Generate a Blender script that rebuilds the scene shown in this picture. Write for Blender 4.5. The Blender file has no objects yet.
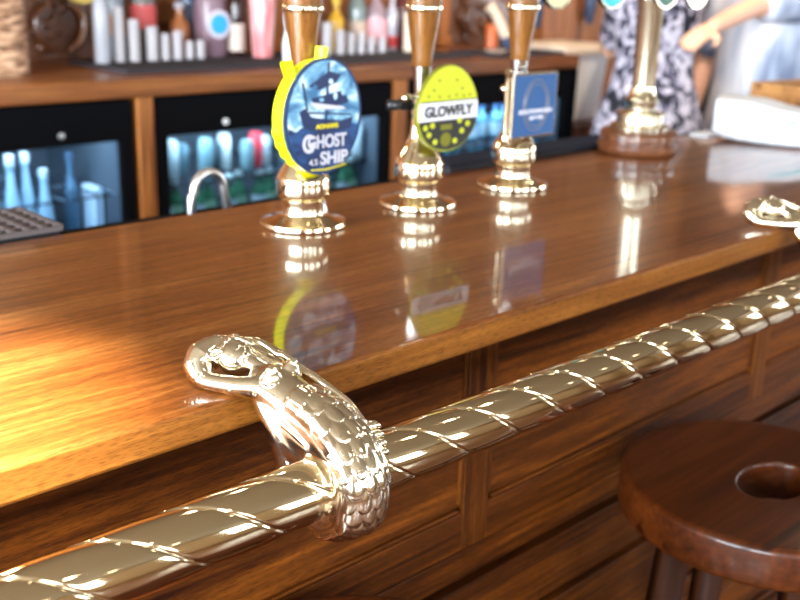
import bpy, bmesh, math, random
import numpy as np
from mathutils import Vector, Matrix
PI = math.pi
random.seed(7)
sc = bpy.context.scene
COL = sc.collection
S = 1.27                      # metres per working unit
def U(x, y, z): return Vector((x*S, y*S, (z-1.1)*S+1.12))

# ------------------------------------------------------------------ camera
cd = bpy.data.cameras.new('camera'); cam = bpy.data.objects.new('camera', cd); COL.objects.link(cam)
_x, _y, _z = Vector((.72242, -.69081, .02973)), Vector((.19130, .24100, .95148)), Vector((-.66446, -.68168, .30626))
cam.matrix_world = Matrix.Translation(U(0, 0, 1.36)) @ Matrix(((_x.x, _y.x, _z.x, 0), (_x.y, _y.y, _z.y, 0), (_x.z, _y.z, _z.z, 0), (0, 0, 0, 1)))
cd.sensor_width = 36; cd.lens = 1030/800*36; cd.clip_start = .02; cd.clip_end = 60
cd.dof.use_dof = True; cd.dof.focus_distance = .66*S; cd.dof.aperture_fstop = 6.2
sc.camera = cam
# ------------------------------------------------------------------ world, exposure
w = bpy.data.worlds.new('world'); sc.world = w; w.use_nodes = True
w.node_tree.nodes['Background'].inputs[0].default_value = (.75, .86, 1, 1)
w.node_tree.nodes['Background'].inputs[1].default_value = 3.0
sc.view_settings.view_transform = 'Standard'; sc.view_settings.look = 'None'
sc.view_settings.exposure = 0.0; sc.view_settings.gamma = 1; sc.view_settings.use_curve_mapping = False
# ------------------------------------------------------------------ lights
def light(name, kind, loc, target, power, color, **k):
    l = bpy.data.lights.new(name, kind); l.energy = power; l.color = color
    for a, b in k.items(): setattr(l, a, b)
    o = bpy.data.objects.new(name, l); COL.objects.link(o); o.location = loc
    o.rotation_euler = (Vector(target)-Vector(loc)).to_track_quat('-Z', 'Y').to_euler(); return o
# room extents (working units)
X0, X1, Y0, Y1, ZF, ZC = -2.3, 5.3, -2.7, 2.36, 1.1-1.12/S, 1.1+1.45/S
WIN_L = [(-1.9, -.75), (-.45, .75), (1.0, 2.2)]        # windows of the left wall: y ranges
WIN_F = [(-1.5, -.5), (.2, 1.3), (2.2, 3.2)]           # windows of the wall behind the customer side: x ranges
WIN_R = [(-1.9, -.7), (-.3, .7)]          # windows of the right wall: y ranges
WZ = (1.0, 2.08)
for i, (a, b) in enumerate(WIN_L):
    light('daylight_window', 'AREA', U(X0-.12, (a+b)/2, sum(WZ)/2), U(X0+1, (a+b)/2, sum(WZ)/2-.25), 380, (.88, .95, 1), shape='RECTANGLE', size=(b-a)*S, size_y=(WZ[1]-WZ[0])*S)
for i, (a, b) in enumerate(WIN_F):
    light('daylight_window', 'AREA', U((a+b)/2, Y0-.12, sum(WZ)/2), U((a+b)/2, Y0+1, sum(WZ)/2-.25), 78, (.88, .95, 1), shape='RECTANGLE', size=(b-a)*S, size_y=(WZ[1]-WZ[0])*S)
for i, (a, b) in enumerate(WIN_R):
    light('daylight_window', 'AREA', U(X1+.12, (a+b)/2, sum(WZ)/2), U(X1-1, (a+b)/2, sum(WZ)/2-.25), 60, (.94, .97, 1), shape='RECTANGLE', size=(b-a)*S, size_y=(WZ[1]-WZ[0])*S)
light('added_bar_spot', 'SPOT', U(-.15, .30, ZC-.06), U(.14, .60, 1.1), 2500, (1, .98, .93), spot_size=math.radians(21), spot_blend=.9, shadow_soft_size=.03)  # unseen spotlight added to make the warm pool at the bar's left end
light('added_pendant_glow', 'POINT', U(.60, 1.86, 1.62), U(0, 0, 0), 7, (1, .84, .58), shadow_soft_size=.05)  # unseen pendant light added to put a warm glare on the bar
DL = [(-.9, .1), (.6, -.5), (1.5, .35), (2.6, -.6), (3.4, .3), (-.4, -1.5), (1.2, -1.7), (1.2, 1.45), (2.6, 1.5)]
for x, y in DL:
    pw_ = 110 if (x, y) == (2.6, 1.5) else 9  # unseen lamp behind the bar, boosted to brighten the white box
    light('downlight_glow', 'SPOT', U(x, y, ZC-.03), U(x, y, 0), pw_, (1, .83, .62), spot_size=math.radians(120), spot_blend=.6, shadow_soft_size=.04)
FR = [(.385, 1.08), (1.13, 1.812), (1.868, 2.555)]
for a, b in FR:
    light('cooler_light', 'AREA', U((a+b)/2, 1.975, 1.035), U((a+b)/2, 2.08, .7), (5.0 if a < 1.8 else 3.0), (.84, .93, 1), shape='RECTANGLE', size=(b-a)*.85*S, size_y=.05)

# ------------------------------------------------------------------ materials
def lin(c): return tuple((v/12.92 if v <= .04045 else ((v+.055)/1.055)**2.4) for v in c)
def rgb(r, g, b): return (*lin((r/255, g/255, b/255)), 1)
def mat(name, col, rough=.5, metal=0, **k):
    m = bpy.data.materials.new(name); m.use_nodes = True; b = m.node_tree.nodes['Principled BSDF']
    b.inputs['Base Color'].default_value = col; b.inputs['Roughness'].default_value = rough; b.inputs['Metallic'].default_value = metal
    for a, v in k.items(): b.inputs[a.replace('_', ' ')].default_value = v
    # small natural variation so that nothing is perfectly even
    nt = m.node_tree; n = nt.nodes.new('ShaderNodeTexNoise'); n.inputs['Scale'].default_value = 30
    tc = nt.nodes.new('ShaderNodeTexCoord'); nt.links.new(tc.outputs['Object'], n.inputs['Vector'])
    mr = nt.nodes.new('ShaderNodeMapRange'); mr.inputs['To Min'].default_value = rough*.85; mr.inputs['To Max'].default_value = min(1, rough*1.15)
    nt.links.new(n.outputs['Fac'], mr.inputs['Value']); nt.links.new(mr.outputs[0], b.inputs['Roughness'])
    return m
def ramp(nt, fac, stops):
    r = nt.nodes.new('ShaderNodeValToRGB'); e = r.color_ramp.elements
    while len(e) < len(stops): e.new(.5)
    for el, (p, c) in zip(e, stops): el.position = p; el.color = c
    nt.links.new(fac, r.inputs[0]); return r.outputs['Color']
def wood(name, dark, mid, light_, axis='X', rough=.2, coat=.0, pore=.5, scale=1., seams=None, bump=.0, coatrough=.05, spec=.5):
    m = bpy.data.materials.new(name); m.use_nodes = True; nt = m.node_tree; b = nt.nodes['Principled BSDF']
    tc = nt.nodes.new('ShaderNodeTexCoord')
    def mapped(s, vec=None):
        mp = nt.nodes.new('ShaderNodeMapping'); mp.inputs['Scale'].default_value = s; nt.links.new(vec or tc.outputs['Object'], mp.inputs['Vector']); return mp.outputs[0]
    def ax(l, a): return {'X': (l, a, a), 'Y': (a, l, a), 'Z': (a, a, l)}[axis]
    def noise(s, sc_=1., det=4, dist=0.):
        n = nt.nodes.new('ShaderNodeTexNoise'); n.inputs['Scale'].default_value = sc_; n.inputs['Detail'].default_value = det; n.inputs['Distortion'].default_value = dist
        nt.links.new(mapped(s), n.inputs['Vector']); return n.outputs['Fac']
    broad = noise(ax(1.3*scale, 16*scale), 1., 6, .8)
    fine = noise(ax(9*scale, 170*scale), 1., 5)
    mx = nt.nodes.new('ShaderNodeMath'); mx.operation = 'MULTIPLY_ADD'; mx.inputs[1].default_value = .45
    nt.links.new(fine, mx.inputs[0]); 
    m2 = nt.nodes.new('ShaderNodeMath'); m2.operation = 'MULTIPLY'; m2.inputs[1].default_value = .55; nt.links.new(broad, m2.inputs[0]); nt.links.new(m2.outputs[0], mx.inputs[2])
    c = ramp(nt, mx.outputs[0], [(.30, dark), (.49, mid), (.68, light_)])
    por = noise(ax(110*scale, 1400*scale), 1., 2)
    pm = ramp(nt, por, [(.40, (1-pore, 1-pore, 1-pore, 1)), (.50, (1, 1, 1, 1))])
    mul = nt.nodes.new('ShaderNodeMix'); mul.data_type = 'RGBA'; mul.blend_type = 'MULTIPLY'; mul.inputs[0].default_value = 1
    nt.links.new(c, mul.inputs[6]); nt.links.new(pm, mul.inputs[7]); out = mul.outputs[2]
    # long dark streaks of its own
    st = noise(ax(2.2*scale, 48*scale), 1., 3, .3)
    sm = ramp(nt, st, [(.31, (.38, .30, .26, 1)), (.40, (1, 1, 1, 1))])
    mu2 = nt.nodes.new('ShaderNodeMix'); mu2.data_type = 'RGBA'; mu2.blend_type = 'MULTIPLY'; mu2.inputs[0].default_value = 1
    nt.links.new(out, mu2.inputs[6]); nt.links.new(sm, mu2.inputs[7]); out = mu2.outputs[2]
    nt.links.new(out, b.inputs['Base Color'])
    b.inputs['Roughness'].default_value = rough; b.inputs['Coat Weight'].default_value = coat; b.inputs['Specular IOR Level'].default_value = spec; b.inputs['Coat Roughness'].default_value = coatrough
    if bump:
        bp = nt.nodes.new('ShaderNodeBump'); bp.inputs['Strength'].default_value = bump; bp.inputs['Distance'].default_value = .001
        nt.links.new(fine, bp.inputs['Height']); nt.links.new(bp.outputs[0], b.inputs['Normal'])
    return m
M = {}
M['bar'] = wood('bar_oak', rgb(70, 32, 8), rgb(114, 62, 20), rgb(148, 93, 42), 'X', .40, .65, .42, 1., bump=.08, coatrough=.05, spec=.15)
M['lip'] = wood('lip_oak', rgb(74, 40, 10), rgb(118, 68, 20), rgb(150, 94, 34), 'X', .5, .04, .40, 1., bump=.1, coatrough=.3, spec=.15)
M['panel'] = wood('panel_oak', rgb(32, 12, 1), rgb(76, 36, 5), rgb(128, 68, 15), 'X', .5, .03, .4, 1., coatrough=.25, spec=.12)
M['panelv'] = wood('panel_oak_upright', rgb(38, 15, 1), rgb(82, 41, 6), rgb(128, 70, 17), 'Z', .5, .03, .4, 1., coatrough=.25, spec=.12)
M['stool'] = wood('stool_mahogany', rgb(34, 12, 1), rgb(64, 26, 4), rgb(88, 40, 9), 'X', .40, .25, .2, .9, coatrough=.12, spec=.2)
M['stoolleg'] = wood('stool_leg_wood', rgb(24, 9, 1), rgb(50, 21, 4), rgb(66, 30, 7), 'Z', .55, .0, .2, .9, coatrough=.25, spec=.15)
M['back'] = wood('back_bar_wood', rgb(76, 36, 8), rgb(124, 68, 22), rgb(158, 98, 42), 'X', .45, .12, .2, .8, coatrough=.15)
M['backv'] = wood('back_bar_upright_wood', rgb(100, 50, 16), rgb(156, 92, 38), rgb(182, 114, 54), 'Z', .5, .05, .2, .8, coatrough=.2)
M['handle'] = wood('pump_handle_oak', rgb(70, 38, 10), rgb(124, 78, 32), rgb(156, 108, 54), 'Z', .2, 1., .2, 1., coatrough=.05)
M['fbase'] = wood('font_base_wood', rgb(58, 30, 16), rgb(98, 56, 32), rgb(122, 74, 44), 'X', .3, .5, .2, 1., coatrough=.08)
M['crate'] = wood('crate_wood', rgb(120, 74, 34), rgb(168, 116, 60), rgb(190, 140, 84), 'X', .5, .1, .3, 1.)
M['carve'] = wood('carved_dark_wood', rgb(50, 22, 10), rgb(98, 56, 30), rgb(132, 80, 46), 'Z', .35, .5, .2, 1., coatrough=.15)
M['floor'] = wood('floor_boards', rgb(50, 28, 14), rgb(92, 56, 30), rgb(118, 76, 44), 'X', .35, .2, .3, .6)
M['brass'] = mat('polished_brass', (.95, .84, .62, 1), .09, 1)
M['fontbrass'] = mat('satin_brass', (.96, .88, .68, 1), .2, 1)
M['rail'] = mat('rail_brass', (.90, .77, .54, 1), .06, 1)
M['mermaid'] = mat('worn_pale_brass', (.95, .88, .72, 1), .13, 1)
M['chrome'] = mat('chrome', (.85, .86, .88, 1), .1, 1)
M['silver'] = mat('brushed_steel', (.62, .64, .68, 1), .3, 1)
M['black'] = mat('black_plastic', (.012, .012, .014, 1), .35)
M['frame'] = mat('black_cooler_metal', (.003, .003, .004, 1), .7, 0, Specular_IOR_Level=.04)
M['rubber'] = mat('dark_rubber', (.03, .03, .035, 1), .6)
M['mat'] = mat('charcoal_bar_mat', (.04, .036, .042, 1), .9, 0, Specular_IOR_Level=.1)
M['mattop'] = mat('grey_bar_mat_nubs', (.022, .022, .03, 1), .95, 0, Specular_IOR_Level=.03)
M['grid'] = mat('brown_grey_grid_plastic', (.10, .08, .08, 1), .7, 0, Specular_IOR_Level=.15)
M['white'] = mat('white_plastic', rgb(232, 232, 236), .4)
M['offwhite'] = mat('cream_plastic', rgb(226, 206, 184), .45)
M['cool_liner'] = mat('cooler_liner', rgb(70, 80, 92), .6)
M['tube'] = mat('pale_grey_tube', rgb(176, 172, 178), .5)
M['wall'] = mat('tan_wall_paint', rgb(150, 122, 88), .8)
M['ceil'] = mat('tan_ceiling_paint', rgb(136, 120, 98), .85)
M['skin'] = mat('skin', rgb(222, 168, 140), .5, Subsurface_Weight=.05)
M['hair'] = mat('brown_hair', rgb(70, 46, 32), .5)
M['cloth'] = mat('white_towel', rgb(212, 216, 224), .9)
M['yellow'] = mat('neon_yellow_edge', rgb(232, 240, 8), .4)
M['limeyellow'] = mat('lime_yellow_print', rgb(184, 188, 26), .55, Coat_Weight=.05)
M['olive'] = mat('olive_rim', rgb(110, 108, 24), .35)
M['darkprint'] = mat('near_black_print', rgb(30, 30, 24), .6)
M['whiteprint'] = mat('white_print', rgb(216, 214, 222), .6)
M['greyprint'] = mat('silver_grey_print', rgb(186, 184, 194), .6)
M['navy'] = mat('navy_print', rgb(20, 44, 84), .3)
M['shipblue'] = mat('dark_blue_ship_print', rgb(24, 40, 78), .3)
M['gold'] = mat('gold_print', rgb(206, 190, 24), .35)
M['bluecard'] = mat('mid_blue_print', rgb(34, 78, 130), .6)
M['bronzeprint'] = mat('bronze_line_print', rgb(120, 112, 110), .35)
M['clipframe'] = mat('aged_brass_frame', (.50, .44, .36, 1), .25, 1)
M['trouser'] = mat('black_cotton', (.012, .012, .015, 1), .9)
def glassy(name, col, a=.25, rough=.03):
    m = bpy.data.materials.new(name); m.use_nodes = True; nt = m.node_tree; nt.nodes.clear()
    o = nt.nodes.new('ShaderNodeOutputMaterial'); t = nt.nodes.new('ShaderNodeBsdfTransparent'); t.inputs[0].default_value = col
    g = nt.nodes.new('ShaderNodeBsdfGlossy'); g.inputs['Roughness'].default_value = rough; g.inputs[0].default_value = (1, 1, 1, 1)
    f = nt.nodes.new('ShaderNodeLayerWeight'); f.inputs[0].default_value = a; mx = nt.nodes.new('ShaderNodeMixShader')
    nt.links.new(f.outputs['Fresnel'], mx.inputs[0]); nt.links.new(t.outputs[0], mx.inputs[1]); nt.links.new(g.outputs[0], mx.inputs[2]); nt.links.new(mx.outputs[0], o.inputs[0]); return m
M['pane'] = glassy('window_glass', (.95, .97, .98, 1), .15)
M['coolerpane'] = glassy('cooler_door_glass', (.78, .90, .98, 1), .12)
M['clearglass'] = mat('clear_glass', (.75, .80, .82, 1), .08, 0, Transmission_Weight=.6)
def emis(name, col, s):
    m = bpy.data.materials.new(name); m.use_nodes = True; b = m.node_tree.nodes['Principled BSDF']
    b.inputs['Base Color'].default_value = col; b.inputs['Emission Color'].default_value = col; b.inputs['Emission Strength'].default_value = s; return m
M['lamp'] = emis('lamp_diffuser', (1, .86, .62, 1), 14)
M['led'] = emis('cooler_led', (.6, .85, 1, 1), 3)
def colour(r, g, b, rough=.35, **k):
    key = f'c{r}_{g}_{b}_{rough}'
    if key not in M: M[key] = mat('paint_%d_%d_%d' % (r, g, b), rgb(r, g, b), rough, **k)
    return M[key]
def noisemat(name, stops, scale=(20, 20, 20), rough=.6, dist=1.5, det=3, wave=None):
    m = bpy.data.materials.new(name); m.use_nodes = True; nt = m.node_tree; b = nt.nodes['Principled BSDF']; b.inputs['Roughness'].default_value = rough
    tc = nt.nodes.new('ShaderNodeTexCoord'); mp = nt.nodes.new('ShaderNodeMapping'); mp.inputs['Scale'].default_value = scale
    nt.links.new(tc.outputs['Object'], mp.inputs[0]); n = nt.nodes.new('ShaderNodeTexNoise'); n.inputs['Scale'].default_value = 1; n.inputs['Detail'].default_value = det; n.inputs['Distortion'].default_value = dist
    nt.links.new(mp.outputs[0], n.inputs['Vector']); nt.links.new(ramp(nt, n.outputs['Fac'], stops), b.inputs['Base Color']); return m
M['dress'] = noisemat('black_white_patterned_cloth', [(.45, rgb(20, 20, 34)), (.50, rgb(110, 106, 130)), (.57, rgb(206, 198, 212))], (22, 22, 15), .8, 2.2)
M['shirt'] = noisemat('blue_grey_white_checked_cloth', [(.38, rgb(120, 132, 160)), (.5, rgb(176, 186, 208)), (.64, rgb(226, 228, 238))], (9, 9, 3), .85, .4)
M['shipsky'] = noisemat('pale_blue_cloud_print', [(.36, rgb(52, 100, 140)), (.50, rgb(112, 162, 190)), (.62, rgb(206, 222, 230))], (45, 1, 60), .3, .6)
M['sea'] = noisemat('dark_sea_print', [(.40, rgb(16, 34, 72)), (.60, rgb(34, 70, 118))], (40, 1, 120), .3, .6)
M['wicker'] = noisemat('wicker', [(.36, rgb(96, 62, 40)), (.50, rgb(178, 134, 102)), (.62, rgb(216, 178, 146))], (30, 30, 170), .6, .2)
M['pinkcup'] = noisemat('pink_striped_paper', [(.42, rgb(214, 120, 124)), (.58, rgb(240, 190, 192))], (60, 60, 8), .5, .2)

# ------------------------------------------------------------------ mesh helpers
def link(name, me, m=None, parent=None, smooth=False, loc=None):
    o = bpy.data.objects.new(name, me); COL.objects.link(o)
    if m: me.materials.append(m)
    if smooth: me.polygons.foreach_set('use_smooth', [True]*len(me.polygons))
    if parent: o.parent = parent
    if loc: o.location = loc
    return o
def fin(name, bm, m, parent=None, smooth=False, loc=None, bevel=0, seg=2):
    bmesh.ops.recalc_face_normals(bm, faces=bm.faces)
    me = bpy.data.meshes.new(name); bm.to_mesh(me); bm.free()
    o = link(name, me, m, parent, smooth, loc)
    if bevel:
        md = o.modifiers.new('bevel', 'BEVEL'); md.width = bevel; md.segments = seg; md.limit_method = 'ANGLE'; md.angle_limit = math.radians(40)
        me.polygons.foreach_set('use_smooth', [True]*len(me.polygons))
        for p in me.polygons: pass
        md.harden_normals = True
    return o
def bx(bm, x0, x1, y0, y1, z0, z1):
    v = [bm.verts.new((x, y, z)) for x in (x0, x1) for y in (y0, y1) for z in (z0, z1)]
    for f in ((0, 1, 3, 2), (4, 6, 7, 5), (0, 4, 5, 1), (2, 3, 7, 6), (0, 2, 6, 4), (1, 5, 7, 3)): bm.faces.new([v[i] for i in f])
    return v
def box(name, x0, x1, y0, y1, z0, z1, m, parent=None, bevel=0):
    bm = bmesh.new()
    if parent is None:
        cx, cy = (x0+x1)/2, (y0+y1)/2; bx(bm, x0-cx, x1-cx, y0-cy, y1-cy, 0, z1-z0); return fin(name, bm, m, None, False, (cx, cy, z0), bevel)
    bx(bm, x0, x1, y0, y1, z0, z1); return fin(name, bm, m, parent, False, None, bevel)
def lathe_bm(bm, prof, seg=32, cx=0, cy=0, axis='Z', sq=1., close=True):
    rings = []
    for r, z in prof:
        ring = []
        for i in range(seg):
            a = 2*PI*i/seg; p = (r*math.cos(a), r*math.sin(a)*sq, z)
            if axis == 'Y': p = (p[0], -p[2], p[1])
            if axis == 'X': p = (p[2], p[0], p[1])
            ring.append(bm.verts.new((p[0]+cx, p[1]+cy, p[2])))
        rings.append(ring)
    for a, b in zip(rings, rings[1:]):
        for i in range(seg): bm.faces.new((a[i], a[(i+1) % seg], b[(i+1) % seg], b[i]))
    if close:
        bm.faces.new(rings[0]); bm.faces.new(rings[-1])
def lathe(name, prof, m, parent=None, seg=32, loc=None, axis='Z', sharp=False, close=True):
    bm = bmesh.new(); lathe_bm(bm, prof, seg, axis=axis, close=close); o = fin(name, bm, m, parent, True, loc)
    md = o.modifiers.new('split', 'EDGE_SPLIT'); md.split_angle = math.radians(38); return o
def tube_bm(bm, pts, radii, seg=12, flat=1., up=(0, 0, 1)):
    pts = [Vector(p) for p in pts]
    if not hasattr(radii, '__len__'): radii = [radii]*len(pts)
    rings = []; n0 = None
    for i, p in enumerate(pts):
        t = (pts[min(i+1, len(pts)-1)]-pts[max(i-1, 0)]).normalized()
        if n0 is None:
            n0 = Vector(up)
            if abs(t.dot(n0)) > .95: n0 = Vector((1, 0, 0))
        n0 = (n0-t*n0.dot(t)).normalized(); b = t.cross(n0)
        r = radii[i]
        ra, rb = (r if not hasattr(r, '__len__') else r[0]), (r*flat if not hasattr(r, '__len__') else r[1])
        rings.append([bm.verts.new(p+n0*ra*math.cos(2*PI*k/seg)+b*rb*math.sin(2*PI*k/seg)) for k in range(seg)])
    for a, b in zip(rings, rings[1:]):
        for k in range(seg): bm.faces.new((a[k], a[(k+1) % seg], b[(k+1) % seg], b[k]))
    bm.faces.new(rings[0]); bm.faces.new(rings[-1])
def tube(name, pts, r, m, parent=None, seg=12, loc=None, flat=1., up=(0, 0, 1)):
    bm = bmesh.new(); tube_bm(bm, pts, r, seg, flat, up); return fin(name, bm, m, parent, True, loc)
def smoothpts(pts, n=8):
    pts = [Vector(p) for p in pts]; out = []
    for i in range(len(pts)-1):
        p0 = pts[max(i-1, 0)]; p1 = pts[i]; p2 = pts[i+1]; p3 = pts[min(i+2, len(pts)-1)]
        for k in range(n):
            t = k/n; out.append(.5*((2*p1)+(p2-p0)*t+(2*p0-5*p1+4*p2-p3)*t*t+(3*p1-p0-3*p2+p3)*t**3))
    out.append(pts[-1]); return out
def interp(vals, n=8):
    out = []
    for a, b in zip(vals, vals[1:]):
        for k in range(n):
            t = k/n; t = t
            out.append(tuple(x+(y-x)*t for x, y in zip(a, b)) if hasattr(a, '__len__') else a+(b-a)*t)
    out.append(vals[-1]); return out
def prism(bm, pts, y0, y1):
    """outline (x, z) between y0 (front) and y1"""
    a = [bm.verts.new((x, y0, z)) for x, z in pts]; b = [bm.verts.new((x, y1, z)) for x, z in pts]
    bm.faces.new(a); bm.faces.new(b[::-1]); n = len(pts)
    for i in range(n): bm.faces.new((a[i], b[i], b[(i+1) % n], a[(i+1) % n]))
def plate(name, pts, y0, y1, m, parent, bevel=0):
    bm = bmesh.new(); prism(bm, pts, y0, y1); return fin(name, bm, m, parent, False, None, bevel)
def oval(cx, cz, rx, rz, n=48, tilt=0, egg=0., a0=0, a1=2*PI):
    out = []
    for i in range(n):
        a = a0+(a1-a0)*i/n if a1-a0 > 6.2 else a0+(a1-a0)*i/(n-1)
        x = rx*math.cos(a)*(1-egg*math.sin(a)); z = rz*math.sin(a)
        out.append((cx+x*math.cos(tilt)-z*math.sin(tilt), cz+x*math.sin(tilt)+z*math.cos(tilt)))
    return out
def text(name, body, cx, cz, wid, hei, y, m, parent, bold=0., depth=.0006, rot=0.):
    cu = bpy.data.curves.new(name, 'FONT'); cu.body = body; cu.extrude = .02; cu.offset = bold; cu.align_x = 'CENTER'
    t = bpy.data.objects.new(name, cu); COL.objects.link(t)
    me = bpy.data.meshes.new_from_object(t.evaluated_get(bpy.context.evaluated_depsgraph_get()))
    bpy.data.objects.remove(t)
    co = np.empty(len(me.vertices)*3); me.vertices.foreach_get('co', co); co = co.reshape(-1, 3)
    lo, hi = co.min(0), co.max(0); c = (lo+hi)/2; sx = wid/(hi[0]-lo[0]); sz = hei/(hi[1]-lo[1])
    x = (co[:, 0]-c[0])*sx; z = (co[:, 1]-c[1])*sz; d = (co[:, 2]-c[2])/(hi[2]-lo[2])*depth
    xr = x*math.cos(rot)-z*math.sin(rot); zr = x*math.sin(rot)+z*math.cos(rot)
    new = np.stack([cx+xr, y-d, cz+zr], 1); me.vertices.foreach_set('co', new.ravel()); me.update()
    me.materials.clear(); return link(name, me, m, parent)
def thing(name, label, cat, loc=(0, 0, 0), group=None, rot=0):
    o = bpy.data.objects.new(name, None); COL.objects.link(o); o.location = loc; o.rotation_euler = (0, 0, rot); o.empty_display_size = .01
    return tag(o, label, cat, group)
def tag(o, label, cat, group=None):
    o['label'] = label; o['category'] = cat
    if group: o['group'] = group
    return o
def struct(o): o['kind'] = 'structure'; return o
def dup(o, loc=None, parent=None):
    c = o.copy(); COL.objects.link(c)
    if parent: c.parent = parent
    if loc is not None: c.location = loc
    for ch in list(o.children): dup(ch, None, c)
    return c
def blob(name, chains, voxel, m, parent=None, smooth=4, extra=None, disp=None):
    """one continuous skin over tapered chains: each chain = (points, radii[, flat, up])"""
    bm = bmesh.new()
    if extra: bm.from_mesh(extra)
    for ch in chains:
        pts, rad = ch[0], ch[1]; up = ch[2] if len(ch) > 2 else (0, 0, 1)
        if len(pts) == 1:
            r = rad[0]; r = r if hasattr(r, '__len__') else (r, r, r)
            bmesh.ops.create_icosphere(bm, subdivisions=4, radius=1, matrix=Matrix.Translation(pts[0]) @ Matrix.Diagonal((*r, 1)))
            continue
        sp = smoothpts(pts, 6); sr = interp(rad, 6)
        # rounded ends
        def shrink(r, k): return tuple(v*k for v in r) if hasattr(r, '__len__') else r*k
        def mr(r): return min(r) if hasattr(r, '__len__') else r
        d0 = (sp[0]-sp[1]).normalized(); d1 = (sp[-1]-sp[-2]).normalized(); e0, e1 = mr(sr[0]), mr(sr[-1])
        A = [(sp[0]+d0*e0*math.sin(a), shrink(sr[0], math.cos(a))) for a in (1.45, 1.1, .75, .35)]
        B = [(sp[-1]+d1*e1*math.sin(a), shrink(sr[-1], math.cos(a))) for a in (.35, .75, 1.1, 1.45)]
        P = [a[0] for a in A]+sp+[b[0] for b in B]; Rr = [a[1] for a in A]+list(sr)+[b[1] for b in B]
        tube_bm(bm, P, Rr, 24, 1., up)
    bmesh.ops.recalc_face_normals(bm, faces=bm.faces)
    me = bpy.data.meshes.new(name); bm.to_mesh(me); bm.free(); o = bpy.data.objects.new(name, me); COL.objects.link(o)
    md = o.modifiers.new('r', 'REMESH'); md.mode = 'VOXEL'; md.voxel_size = voxel
    ms = o.modifiers.new('s', 'SMOOTH'); ms.factor = .5; ms.iterations = smooth
    me2 = bpy.data.meshes.new_from_object(o.evaluated_get(bpy.context.evaluated_depsgraph_get())); bpy.data.objects.remove(o)
    if disp:
        n = len(me2.vertices); co = np.empty(n*3); me2.vertices.foreach_get('co', co); co = co.reshape(-1, 3)
        no = np.empty(n*3); me2.vertices.foreach_get('normal', no); no = no.reshape(-1, 3)
        co = disp(co, no); me2.vertices.foreach_set('co', co.ravel()); me2.update()
    return link(name, me2, m, parent, True)

# ------------------------------------------------------------------ the room
bm = bmesh.new(); bx(bm, X0, X1, Y0, Y1, -.05, 0); struct(fin('floor', bm, M['floor'], loc=(0, 0, ZF)))
bm = bmesh.new(); bx(bm, X0, X1, Y0, Y1, 0, .05); struct(fin('ceiling', bm, M['ceil'], loc=(0, 0, ZC)))
for k_, bx_ in enumerate((-1.6, 3.9)):  # unseen dark ceiling beams, added to vary what the brass reflects
    bm = bmesh.new(); bx(bm, bx_-.05, bx_+.05, Y0, Y1, -.09, 0); struct(fin('trim_%d' % (k_+2), bm, M['carve'], loc=(0, 0, ZC)))
def wall_open(name, along, const, thick, a0, a1, wins, m):
    bm = bmesh.new(); xs = [a0]+[v for w_ in wins for v in w_]+[a1]
    def put(a, b, z0, z1):
        if along == 'Y': bx(bm, const-thick, const, a, b, z0, z1)
        else: bx(bm, a, b, const-thick, const, z0, z1)
    for i in range(0, len(xs), 2): put(xs[i], xs[i+1], ZF, ZC)
    for a, b in wins: put(a, b, ZF, WZ[0]); put(a, b, WZ[1], ZC)
    struct(fin(name, bm, m))
wall_open('wall_left', 'Y', X0, .1, Y0-.1, Y1+.1, WIN_L, M['wall'])
wall_open('wall_front', 'X', Y0, .1, X0, X1, WIN_F, M['wall'])
wall_open('wall_right', 'Y', X1+.1, .1, Y0-.1, Y1+.1, WIN_R, M['wall'])
bm = bmesh.new(); bx(bm, X0, X1, Y1, Y1+.1, ZF, ZC); struct(fin('wall_back', bm, M['back']))
k = 0
for along, wins, wx in (('Y', WIN_L, X0-.06), ('X', WIN_F, 0), ('Y', WIN_R, X1+.03)):
    for a, b in wins:
        k += 1; bm = bmesh.new(); t = .02
        def put(p, q, z0, z1, d=.03):
            if along == 'Y': bx(bm, wx, wx+d, p, q, z0, z1)
            else: bx(bm, p, q, Y0-.06, Y0-.06+d, z0, z1)
        put(a, b, WZ[0], WZ[0]+.04); put(a, b, WZ[1]-.04, WZ[1])
        for c in (a+.02, (a+b)/2, b-.02): put(c-.022, c+.022, WZ[0], WZ[1])
        put(a, b, 1.62, 1.65)
        wf = struct(fin(f'window_{k}', bm, M['white']))
        bm = bmesh.new()
        if along == 'Y': bx(bm, wx+.014, wx+.016, a, b, *WZ)
        else: bx(bm, a, b, Y0-.052, Y0-.05, *WZ)
        fin('pane', bm, M['pane'], wf)
# carved panels and posts of the back wall
def carved(x0, x1, z0, z1, label):
    r = thing('carved_panel', label, 'carving', ((x0+x1)/2, Y1, z0), 'carved wood panels of the back bar')
    wv, h = (x1-x0)/2, z1-z0
    bm = bmesh.new(); bx(bm, -wv, wv, -.015, 0, 0, h); fin('panel', bm, M['carve'], r)
    bm = bmesh.new(); rnd = random.Random(int(x0*100))
    for i in range(9):
        cx = rnd.uniform(-wv*.7, wv*.7); cz = rnd.uniform(h*.12, h*.85); a = rnd.uniform(0, 6.3); L = rnd.uniform(.02, .04)
        p = [(cx+L*math.cos(a+t*1.5)*t, -.022, cz+L*math.sin(a+t*1.5)*t) for t in (0.2, .5, .8, 1.1, 1.4)]
        tube_bm(bm, smoothpts(p, 4), interp([.008, .012, .010, .007, .003], 4), 8)
    for sx in (-1, 1):
        p = [(sx*wv*.15, -.03, .02), (sx*wv*.45, -.034, .05), (sx*wv*.5, -.034, .10), (sx*wv*.2, -.03, .13)]
        tube_bm(bm, smoothpts(p, 5), interp([.006, .013, .011, .006], 5), 8)
    fin('carved_leaves', bm, M['carve'], r, True)
    return r
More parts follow.
